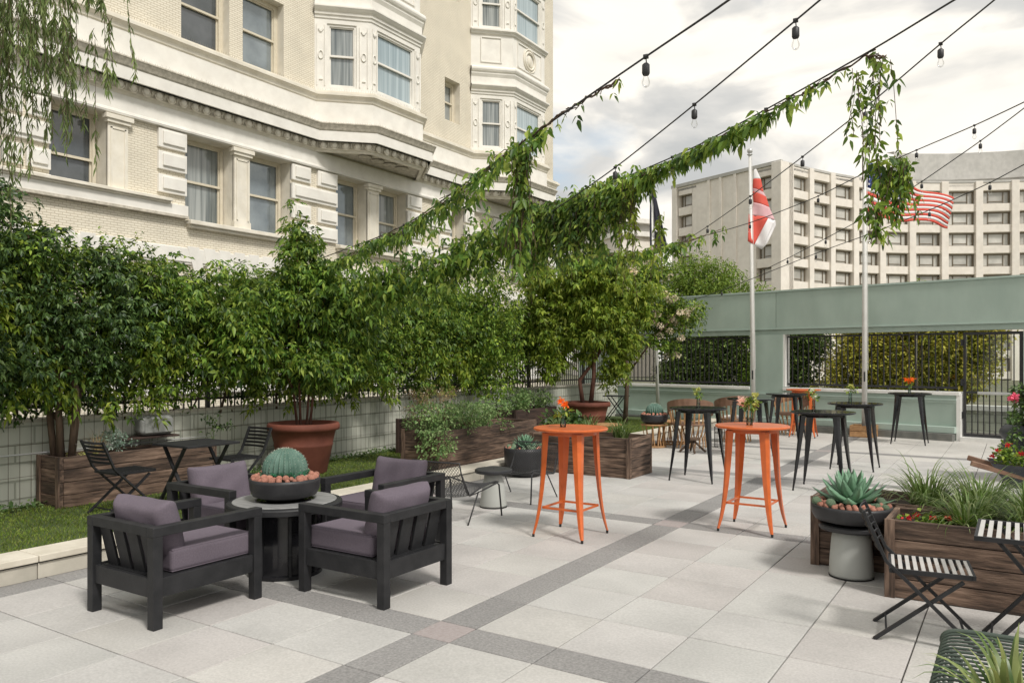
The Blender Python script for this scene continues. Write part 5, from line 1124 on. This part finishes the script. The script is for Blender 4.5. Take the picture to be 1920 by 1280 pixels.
dup(ac, (-2.62, .68, 0), radians(-90), 'armchair left of the fire table by the turf kerb')
dup(ac, (-1.74, 1.66, 0), radians(180), 'armchair behind the fire table, nearest the wire chairs')
ft = thing('fire_table', 'round black fire table with a grey stone ring top', 'fire table', (-1.82, .55, 0))
q = MB(); q.lathe([(.455, .535), (.462, .54), (.462, .575), (.455, .585), (.42, .592), (.40, .59)], 64, capb=True, capt=False); q.build('table_rim', 'black', ft, smooth=False)
q = MB(); q.lathe([(.415, .592), (.41, .596), (.235, .596), (.23, .59)], 64, capb=False, capt=False); q.build('stone_ring', 'greyring', ft)
q = MB(); q.lathe([(.235, .592), (.225, .600), (.19, .600), (.18, .590), (.01, .590)], 48, capb=False, capt=False); q.build('burner_cover', 'blackg', ft)
q = MB(); q.lathe([(.30, .0), (.30, .03), (.285, .04), (.285, .49), (.31, .50), (.31, .535)], 48); q.build('base', 'blackg', ft)
for k in range(8):
    a = 2*pi*k/8+.2; q = MB(); q.beam((.292*cos(a), .292*sin(a), .03), (.292*cos(a), .292*sin(a), .5), .02, .02, (cos(a), sin(a), 0)); q.build('base_rib', 'black', ft)
def planted_bowl(label, loc, r, h, cactus=True, nb_=56, green=0, seed=1, agave_r=None, name='planted_bowl', bally=None, ar=1.):
    t = thing(name, label, 'planted bowl', loc); rs = random.Random(seed)
    q = MB(); q.lathe([(r*.55, 0), (r*.62, .008), (r*.90, h*.22), (r*.98, h*.5), (r, h*.85), (r, h), (r*.95, h), (r*.93, h*.9)], 56, capt=False); q.build('bowl', 'bowl', t, smooth=True)
    q = MB(); q.lathe([(r*.94, h*.88), (.01, h*.95)], 32, capb=False, capt=False); q.build('soil', 'soil', t)
    if cactus:
        cr = r*.60; nr = 26
        q = MB(); prof = [(cr*sin(a)*1.0+.001, h*.9+cr*.95*(1-cos(a))) for a in [pi*.5-0]] ; prof = []
        for k in range(15):
            a = pi*(.30+.70*k/14); prof.append((max(.004, cr*sin(a)), h*.80+cr*1.0*(-cos(a))+cr*.62))
        q.lathe(prof, nr*6, capb=False, mod=lambda a, z: 1+.075*cos(a*nr)); q.build('barrel_cactus', 'cactus', t, smooth=True)
        V = []; F = []
        for j in range(nr):
            a = 2*pi*j/nr
            for k in range(1, 14):
                rr_, z = prof[k]; rr_ *= 1.075; c = Vector((rr_*cos(a), rr_*sin(a), z)); nrm = Vector((cos(a), sin(a), .3+k*.05)).normalized()
                for m_ in range(3):
                    dv = (nrm+Vector((rs.uniform(-1, 1), rs.uniform(-1, 1), rs.uniform(-1, 1)))*.8).normalized()*.012*(r/.28); sd_ = dv.cross(Vector((0, 0, 1))).normalized()*.0016*(r/.28); o = len(V); V += [tuple(c-sd_), tuple(c+sd_), tuple(c+dv)]; F.append((o, o+1, o+2))
        q = MB(); q.v = V; q.f = F; q.build('spines', 'spine', t, kind='stuff')
        P_ = []; D_ = []
        for j in range(60):
            a = rs.uniform(0, 2*pi); rr_ = rs.uniform(cr*.95, cr*1.12); z = h*.9
            for k in range(9): P_.append((rr_*cos(a), rr_*sin(a), z+k*.008)); D_.append((cos(a+rs.uniform(-1.4, 1.4)), sin(a+rs.uniform(-1.4, 1.4)), .7))
        leaves('succulents', P_, D_, rdir(len(P_)), .028*(r/.28), 'succ', .5, t, kind='stuff')
    bmh = MB(); bmh.sphere((0, 0, 0), 1, 10, 7, (1, 1, .85)); bme = bmh.mesh('cactus_ball', MT['ball'], True); gme = bmh.mesh('green_cactus', MT['ballg'], True)
    for k in range(nb_):
        a = 2*pi*k/nb_*2+rs.uniform(-.06, .06); rr_ = r*(.88 if k < nb_/2 else .76)*rs.uniform(.97, 1.03); s_ = r*(.088 if cactus else .072)*rs.uniform(.75, 1.3)
        gr = green and rs.random() < green; s2 = s_*(1.7 if gr else 1)
        o = link('green_cactus' if gr else 'cactus_ball', gme if gr else bme, t); o.location = (rr_*cos(a), rr_*sin(a), h*.95+s2*.45+(0 if k < nb_/2 else s_*.6)); o.scale = (s2, s2, s2); o.rotation_euler = (rs.random(), rs.random(), rs.random())
    if agave_r:
        V = []; F = []; n = 7; W_ = agave_r*.185
        for k in range(n+1):
            s_ = k/n; w = W_*sin(pi*min(1, .18+s_*.82))**.8*(1-.3*s_)+.001 if s_ < 1 else .001; z = agave_r*.10*sin(s_*pi)*-1+agave_r*.35*s_**2*0; x = agave_r*s_
            V += [(x, -w, z+w*.35), (x, 0, z-w*.25), (x, w, z+w*.35), (x, 0, z+w*.05)]
        for k in range(n):
            for j in range(4): F.append((k*4+j, k*4+(j+1) % 4, (k+1)*4+(j+1) % 4, (k+1)*4+j))
        F.append((n*4, n*4+1, n*4+2, n*4+3)); q = MB(); q.v = V; q.f = F; am = q.mesh('agave_leaf', MT['agave'], True)
        for k in range(34):
            ring = k/34; a = k*2.39996; el = radians(12+68*ring**.9); o = link('agave_leaf', am, t); o.location = (0, 0, h+.0+.05*ar*ring); o.rotation_euler = (rs.uniform(-.15, .15), -el, a); sc = 1.0-.30*ring; o.scale = (sc, sc, sc)
    return t
planted_bowl('black bowl with a barrel cactus and pink cactus balls on the fire table', (-1.82, .55, .60), .283, .175)
planted_bowl('small dark bowl with a barrel cactus on the rattan stool', (-2.83, 10.78, .46), .27, .19, nb_=40, seed=3)
st_ = thing('side_table', 'pale grey cone side table with a black top between the wire chairs', 'side table', (-1.97, 3.82, 0), 0, 'grey cone side tables')
q = MB(); q.lathe([(.158, .012), (.160, .03), (.150, .12), (.125, .30), (.095, .38), (.085, .40)], 40); q.build('cone_base', 'cone', st_, smooth=True)
q = MB(); q.lathe([(.162, 0), (.162, .013)], 40); q.build('base_ring', 'rubber', st_)
q = MB(); q.lathe([(.19, .40), (.215, .405), (.222, .415), (.222, .44), (.21, .45), (.01, .452)], 40, capt=False); q.build('tabletop', 'bowl', st_)
cs = thing('side_table', 'pale grey cone side table carrying the agave bowl at right', 'side table', (2.12, 2.93, 0), 0, 'grey cone side tables')
q = MB(); q.lathe([(.166, .012), (.168, .03), (.163, .14), (.150, .30), (.138, .36), (.12, .375)], 40); q.build('cone_base', 'cone', cs, smooth=True)
q = MB(); q.lathe([(.170, 0), (.170, .013)], 40); q.build('base_ring', 'rubber', cs)
q = MB(); q.lathe([(.20, .375), (.235, .38), (.245, .392), (.245, .415), (.235, .425), (.01, .427)], 40, capt=False); q.build('tabletop', 'bowl', cs)
planted_bowl('wide black bowl with a blue green agave and mixed cacti on the grey cone table', (2.12, 2.93, .43), .305, .15, False, 60, .30, 5, .335)
planted_bowl('deep dark tub with a small agave and cacti behind the wire chair', (-2.95, 6.10, 0), .315, .43, False, 36, .5, 9, .24, ar=.6)

# ================================================================== FOLDING CHAIRS AND TABLES
def folding_chair(label, loc, rz, col='black', scm='black'):
    """faces +X, back at -X"""
    t = thing('folding_chair', label, 'folding chair', loc, rz, 'black slatted folding chairs')
    w = .42; seat_z = .45
    for s_ in (-1, 1):
        y = s_*w/2
        q = MB(); q.tube([], 0) if False else None
        q.beam((.28, y, .0), (-.23, y, .50), .018, .034, (0, 1, 0)); q.beam((-.23, y, .50), (-.36, y, .80), .018, .034, (0, 1, 0)); q.build('rear_leg_post', col, t)
        y2 = s_*(w/2-.025); q = MB(); q.beam((-.30, y2, .0), (.19, y2, .41), .018, .034, (0, 1, 0)); q.build('front_leg', col, t)
        q = MB(); q.box((.02, s_*(w/2-.012), seat_z-.008), (.44, .014, .028)); q.build('seat_rail', col, t)
    for k in range(11):
        q = MB(); q.box((-.19+k*.042, 0, seat_z), (.022, w-.04, .012)); q.build('seat_slat', scm, t)
    for x in (-.205, .245):
        q = MB(); q.box((x, 0, seat_z-.006), (.016, w, .026)); q.build('seat_rail', col, t)
    for k in range(6):
        s0 = .42+.095*k; p = Vector((-.23, 0, .50)).lerp(Vector((-.36, 0, .80)), .22+.145*k); q = MB(); pts = [(p.x-.03*(1-(2*j/8-1)**2), -w/2+.006+(w-.012)*j/8, p.z) for j in range(9)]
        for a, c in zip(pts, pts[1:]): q.beam(a, c, .007, .026, (.4, 0, 1))
        q.build('back_slat', col, t)
    q = MB(); q.beam((.2, -w/2, .08), (.2, w/2, .08), .012, .012); q.build('brace', col, t)
    q = MB(); q.beam((-.23, -w/2+.03, .06), (-.23, w/2-.03, .06), .012, .012); q.build('brace', col, t)
    return t
fc = folding_chair('black slatted folding chair at right, in front of the geranium planter', (2.76, 1.72, 0), radians(8), scm='slat')
fb = folding_chair('black folding chair on the turf by the left planter, seen from behind', (-4.82, .95, TZ), radians(90)); fb.scale = (.97,)*3
dup(fb, (-4.75, 2.35, TZ), radians(-90), 'black folding chair on the turf in front of the nearer terracotta pot', scale=.97)
def folding_table(label, loc, rz, sx, sy, h, slatted, m='black', ncross=.26):
    t = thing('folding_table', label, 'folding table', loc, rz, 'black folding tables')
    if slatted:
        n = int(sx/.046)
        for k in range(n): q = MB(); q.box((-sx/2+.03+k*(sx-.06)/(n-1), 0, h-.006), (.024, sy-.04, .012)); q.build('top_slat', 'slat', t)
        for s_ in (-1, 1):
            q = MB(); q.box((0, s_*(sy/2-.009), h-.012), (sx, .018, .026)); q.build('top_frame', m, t); q = MB(); q.box((s_*(sx/2-.009), 0, h-.012), (.018, sy-.036, .026)); q.build('top_frame', m, t)
    else:
        q = MB(); q.box((0, 0, h-.012), (sx, sy, .024)); q.build('tabletop', m, t, bevel=.004)
    for s_ in (-1, 1):
        y = s_*(sy/2-.06)
        for e in (-1, 1):
            q = MB(); q.beam((e*(sx/2-.03), y+e*.014, 0), (-e*(sx/2-.12), y+e*.014, h-.03), .020, .036, (0, 1, 0)); q.build('leg', m, t)
    for e in (-1, 1):
        q = MB(); q.beam((e*(sx/2-.08), -sy/2+.06, .07), (e*(sx/2-.08), sy/2-.06, .07), .012, .012); q.build('brace', m, t)
    return t
folding_table('black slatted folding table at the right edge', (3.38, 1.78, 0), 0, .70, .60, .71, True)
folding_table('black solid top folding table on the turf between two folding chairs', (-4.37, 1.52, TZ), 0, .64, .66, .71, False)
folding_table('small black folding table far back on the turf by the green wall', (-5.7, 15.1, TZ), .2, .62, .5, .66, False)

# ------------------------------------------------------------------ wire chairs
def wire_chair(label, loc, rz):
    t = thing('wire_lounge_chair', label, 'wire chair', loc, rz, 'black wire mesh lounge chairs')
    w = .66
    def surf(u, v):   # u 0..1 front to back-top, v -1..1 across; faces +Y
        if u < .55: s_ = u/.55; y = .30-.56*s_; z = .40-.10*s_+.02*sin(pi*s_)
        else: s_ = (u-.55)/.45; y = -.26-.14*s_-.03*sin(pi*s_); z = .30+.36*s_**1.0
        bow = .045*(1-v*v)
        if u < .55: z -= bow
        else: y -= bow*.8
        if u < .06: z -= .02*(1-u/.06)
        ww = w/2*(1-.10*max(0, u-.75)*2)
        return (v*ww, y, z)
    q = MB()
    for k in range(-10, 22):
        for sg in (1, -1):
            pts = []
            for j in range(33):
                u = j/32; v = sg*((k/9.5)*1.0-1.0+u*2.2-1.2+.0)
                if -1 <= v <= 1: pts.append(surf(u, v))
            if len(pts) > 2: q.tube(pts, .0030, 3)
    q.build('wire_mesh', 'iron', t, kind='stuff')
    rim = [surf(0, -1+2*j/8) for j in range(9)]+[surf(j/16, 1) for j in range(1, 17)]+[surf(1, 1-2*j/8) for j in range(1, 9)]+[surf(1-j/16, -1) for j in range(1, 16)]
    q = MB(); q.tube(rim, .0085, 6, True); q.build('frame', 'iron', t, smooth=True)
    for sx in (-1, 1):
        q = MB(); q.tube([(sx*w/2, .0, .33), (sx*(w/2+.01), .26, .375), (sx*(w/2+.01), .30, .35), (sx*(w/2+.02), .34, .0)], .0095, 7); q.build('leg', 'iron', t, smooth=True)
        q = MB(); q.tube([(sx*w/2, .02, .33), (sx*w/2, -.24, .30), (sx*(w/2-.02), -.37, .56)], .007, 6); q.build('side_bar', 'iron', t, smooth=True)
        q = MB(); q.tube([(sx*w/2, -.08, .325), (sx*(w/2+.02), -.30, .0)], .008, 7); q.build('leg', 'iron', t, smooth=True)
    return t
wc = wire_chair('black wire lounge chair in front, left of the grey cone table', (-1.95, 3.10, 0), 0)
dup(wc, (-2.01, 4.50, 0), radians(180), 'black wire lounge chair behind the grey cone table, facing the camera')

# ------------------------------------------------------------------ green striped lounge chair, bottom right
gc = thing('slatted_metal_bench', 'dark green metal bench of parallel round bars in the bottom right corner', 'bench', (3.30, .50, 0), 0)
q = MB()
def bentbar(y, r, parent, name):
    b = MB(); pts = [(-.30, y-.0, .30), (-.36, y, .34), (-.37, y, .385), (-.34, y, .42), (-.28, y, .432), (.0, y, .435), (.9, y, .435)]; b.tube(sag(pts, 3), r, 8); return b.build(name, 'dgreen', parent, smooth=True)
for k in range(15): bentbar(-.03-k*.052, .0062, gc, 'bar')
bentbar(.02, .014, gc, 'frame_bar'); bentbar(-.80, .016, gc, 'frame_bar')
q = MB(); q.tube([(-.30, .02, .30), (-.31, -.4, .30), (-.30, -.80, .30)], .012, 8); q.build('cross_tube', 'dgreen', gc, smooth=True)
for x, y in ((-.28, -.0), (.8, 0), (-.28, -.78), (.8, -.78)): q = MB(); q.tube([(x, y, .30 if x < 0 else .43), (x, y, 0)], .014, 8); q.build('leg', 'dgreen', gc, smooth=True)
vp = thing('variegated_plant', 'arching yellow edged grass plant in the bottom right corner', 'plant', (3.24, -.34, .03))
q = MB(); q.lathe([(.12, 0), (.15, .02), (.18, .33), (.185, .35), (.16, .35)], 24); q.build('pot', 'bowl', vp, smooth=True)
blades('leaves', 90, .08, .44, .026, 'spider', vp, lean=1.35, loc=(0, 0, .33), seg=7, droop=1.0)

# ================================================================== RATTAN (EQUIPALE) FURNITURE
def equipale_stool(label, loc, r, h):
    t = thing('rattan_stool', label, 'stool', loc, 0, 'split cedar stools')
    q = MB(); q.lathe([(r*.98, h-.03), (r*1.03, h-.02), (r*1.03, h-.005), (r, h), (.01, h)], 28, capt=False); q.build('seat', 'rattan', t)
    q = MB(); q.lathe([(r*.9, 0), (r*.92, .01), (r*.90, .04), (r*.86, .04)], 28, capt=False); q.build('base_ring', 'rattan', t)
    sm_ = {}
    n = 22
    for k in range(n):
        a = 2*pi*k/n; b_ = a+(.16 if k % 2 else -.16); q = MB(); rr_ = .97
        pts = [(r*.9*cos(a), r*.9*sin(a), .02), (r*.78*cos((a+b_)/2), r*.78*sin((a+b_)/2), h*.42), (r*.96*cos(b_), r*.96*sin(b_), h-.03)]
        q.beam(pts[0], pts[1], .02, .007, (cos(a), sin(a), 0)); q.beam(pts[1], pts[2], .02, .007, (cos(a), sin(a), 0)); q.build('cedar_strip', 'rattan', t)
    return t
equipale_stool('split cedar stool under the small cactus bowl', (-2.83, 10.78, 0), .26, .46)
equipale_stool('split cedar stool just behind the one with the cactus bowl', (-2.75, 11.5, 0), .30, .48)
equipale_stool('low split cedar stool behind the spider plants', (-3.3, 9.6, TZ), .28, .40)
def equipale_chair(label, loc, rz):
    t = thing('rattan_chair', label, 'armchair', loc, rz, 'split cedar barrel chairs'); r = .33
    q = MB(); q.lathe([(r, .42), (r*1.04, .43), (r*1.02, .46), (.01, .465)], 28, capt=False); q.build('seat', 'leather', t)
    for k in range(20):
        a = 2*pi*k/20; q = MB(); q.beam((r*.85*cos(a), r*.85*sin(a), .02), (r*.8*cos(a+.1), r*.8*sin(a+.1), .2), .022, .007, (cos(a), sin(a), 0)); q.beam((r*.8*cos(a+.1), r*.8*sin(a+.1), .2), (r*cos(a+.2), r*sin(a+.2), .42), .022, .007, (cos(a), sin(a), 0)); q.build('cedar_strip', 'rattan', t)
    n = 17; a0, a1 = radians(-200), radians(20)
    for k in range(n):
        a = a0+(a1-a0)*k/(n-1); hh = .72+.16*sin(pi*k/(n-1)); q = MB(); q.beam((r*cos(a), r*sin(a), .42), (r*1.18*cos(a), r*1.18*sin(a), hh), .03, .008, (cos(a), sin(a), 0)); q.build('back_strip', 'rattan', t)
    vs = []; 
    for k in range(n):
        a = a0+(a1-a0)*k/(n-1); hh = .74+.16*sin(pi*k/(n-1))
        for rr_, z in ((1.16, hh-.17), (1.22, hh-.17), (1.24, hh), (1.18, hh)): vs.append((r*rr_*cos(a), r*rr_*sin(a), z))
    fs = [(k*4+j, k*4+(j+1) % 4, (k+1)*4+(j+1) % 4, (k+1)*4+j) for k in range(n-1) for j in range(4)]; q = MB(); q.add(vs, fs+[(0, 1, 2, 3), ((n-1)*4+3, (n-1)*4+2, (n-1)*4+1, (n-1)*4)]); q.build('back_band', 'leather', t)
    return t
ec = equipale_chair('split cedar barrel chair with a brown leather back, behind the left black table', (-2.15, 10.95, 0), radians(18)); ec.scale = (1.1,)*3
dup(ec, (-1.75, 12.6, 0), radians(30), 'split cedar barrel chair turned sideways, right of the left black table')
dup(ec, (-1.15, 14.9, 0), radians(150), 'split cedar barrel chair in the shade by the far orange table')
q = MB(); q.box((0, 0, .0), (.38, .36, .09)); o = q.build('cushion', 'wcush', bevel=.04, bseg=4); o.location = (-1.80, 12.55, .51); tag(o, 'white seat cushion on the sideways barrel chair', 'cushion')
wt = thing('wire_side_table', 'small dark wire basket table beside the barrel chairs', 'side table', (-1.62, 11.35, 0))
for z in (.02, .30, .42): q = MB(); q.tube([(.17*cos(2*pi*k/20), .17*sin(2*pi*k/20), z) for k in range(20)], .006, 5, True); q.build('ring', 'iron', wt)
for k in range(16): a = 2*pi*k/16; q = MB(); q.tube([(.17*cos(a), .17*sin(a), .02), (.17*cos(a), .17*sin(a), .42)], .004, 4); q.build('wire', 'iron', wt)
q = MB(); q.lathe([(.18, .42), (.18, .435)], 24); q.build('tabletop', 'wcush', wt)
lg = thing('driftwood_stand', 'low gnarled wooden stand on the paving by the barrel chair', 'stand', (-1.85, 10.25, 0))
for k in range(4):
    a = 2*pi*k/4+.5; q = MB(); q.tube([(0, 0, .25), (.12*cos(a), .12*sin(a), .13), (.24*cos(a), .24*sin(a), .02)], [.025, .02, .022], 6); q.build('leg', 'trunk', lg, smooth=True)
q = MB(); q.lathe([(.05, .22), (.14, .25), (.14, .28), (.01, .29)], 14, capt=False); q.build('seat', 'trunk', lg)
# wooden crate around flagpole foot
cr = thing('wooden_crate', 'small wooden crate round the foot of the flagpole', 'crate', (.34, 15.28, 0))
for i in range(2):
    for s_ in (-1, 1):
        q = MB(); q.box((0, s_*.25, .07+.13*i), (.52, .022, .12)); q.build('slat', 'rattan', cr, bevel=.003); q = MB(); q.box((s_*.25, 0, .07+.13*i), (.022, .478, .12)); q.build('slat', 'rattan', cr, bevel=.003)
q = MB(); q.box((0, 0, .2), (.46, .46, .02)); q.build('soil', 'soil', cr)

# ================================================================== WHEELBARROW, RIBBED TUB, ROSE (right edge)
wb = thing('flower_wheelbarrow', 'old wheelbarrow planter with wooden handles and red flowers at the right edge', 'wheelbarrow', (3.36, 6.95, 0), radians(186))
q = MB(); q.add([(-.35, -.28, .50), (.40, -.30, .56), (.40, .30, .56), (-.35, .28, .50), (-.2, -.18, .26), (.22, -.2, .28), (.22, .2, .28), (-.2, .18, .26)], [(0, 4, 5, 1), (1, 5, 6, 2), (2, 6, 7, 3), (3, 7, 4, 0), (4, 7, 6, 5)]); q.build('tray', 'wbtub', wb)
q = MB(); q.add([(-.33, -.26, .48), (.38, -.28, .53), (.38, .28, .53), (-.33, .26, .48)], [(0, 1, 2, 3)]); q.build('soil', 'soil', wb)
for s_ in (-1, 1):
    q = MB(); q.beam((-.75, s_*.10, .18), (.60, s_*.29, .55), .05, .06); q.build('handle', 'leather', wb, bevel=.008)
    q = MB(); q.beam((.2, s_*.24, .38), (.32, s_*.26, 0), .03, .03); q.build('leg', 'iron', wb)
q = MB(); q.tube([(-.62+.17*cos(2*pi*k/20), 0, .18+.17*sin(2*pi*k/20)) for k in range(20)], .022, 8, True)
for k in range(6): a = pi*k/6; q.tube([(-.62-.16*cos(a), 0, .18-.16*sin(a)), (-.62+.16*cos(a), 0, .18+.16*sin(a))], .006, 5)
q.build('wheel', 'iron', wb)
t = thing('red_flowers', 'red geraniums and foliage growing in the wheelbarrow', 'flowers', (3.36, 6.95, .50)); C = [(random.uniform(-.33, .3), random.uniform(-.25, .25), random.uniform(.02, .22)) for _ in range(44)]; P_, D_, N_ = clumps(C, .06, 18, (0, 0, .2)); leaves('leaves', P_, D_, N_, .05, 'hedge', .7, t)
blooms(t, ((-.30, -.2, .20), (-.08, -.22, .17), (.12, -.2, .2), (-.2, -.05, .25), (.22, -.15, .24), (-.36, -.12, .12)), 26, .028, .03, 'red')
tb = thing('ribbed_tub', 'tall dark tub with rounded ribs behind the wheelbarrow', 'plant pot', (3.42, 9.7, 0))
q = MB(); prof = [(.30, 0)]
for k in range(4):
    for a in range(0, 7): prof.append((.30+.02*k+.045*sin(pi*a/6), .02+k*.19+.18*a/6))
prof.append((.30, .80)); q.lathe(prof, 36, capt=False); q.build('pot', 'wbtub', tb, smooth=True); q = MB(); q.lathe([(.33, .74), (.01, .76)], 24, capb=False, capt=False); q.build('soil', 'soil', tb)
t = thing('rose_bush', 'leafy rose bush with a pink rose at the right edge', 'rose bush', (3.50, 9.45, .70)); C = [(random.uniform(-.32, .45), random.uniform(-.3, .3), random.uniform(-.25, .62)) for _ in range(95)]; P_, D_, N_ = clumps(C, .10, 26, (0, 0, -.1)); leaves('leaves', P_, D_, N_, .075*(.6+.7*RG.random(len(P_))), 'hedged', .5, t, hi=True)
blooms(t, ((-.30, -.25, .50), (-.05, -.35, .68), (.1, -.3, .15)), 80, .05, .055, 'pink', .9)
q = MB()
for k in range(6): a = k; q.tube([(0, 0, 0), (.1*cos(a), .1*sin(a), .3), (.25*cos(a), .25*sin(a), .6)], .008, 5)
q.build('stems', 'trunk', t)
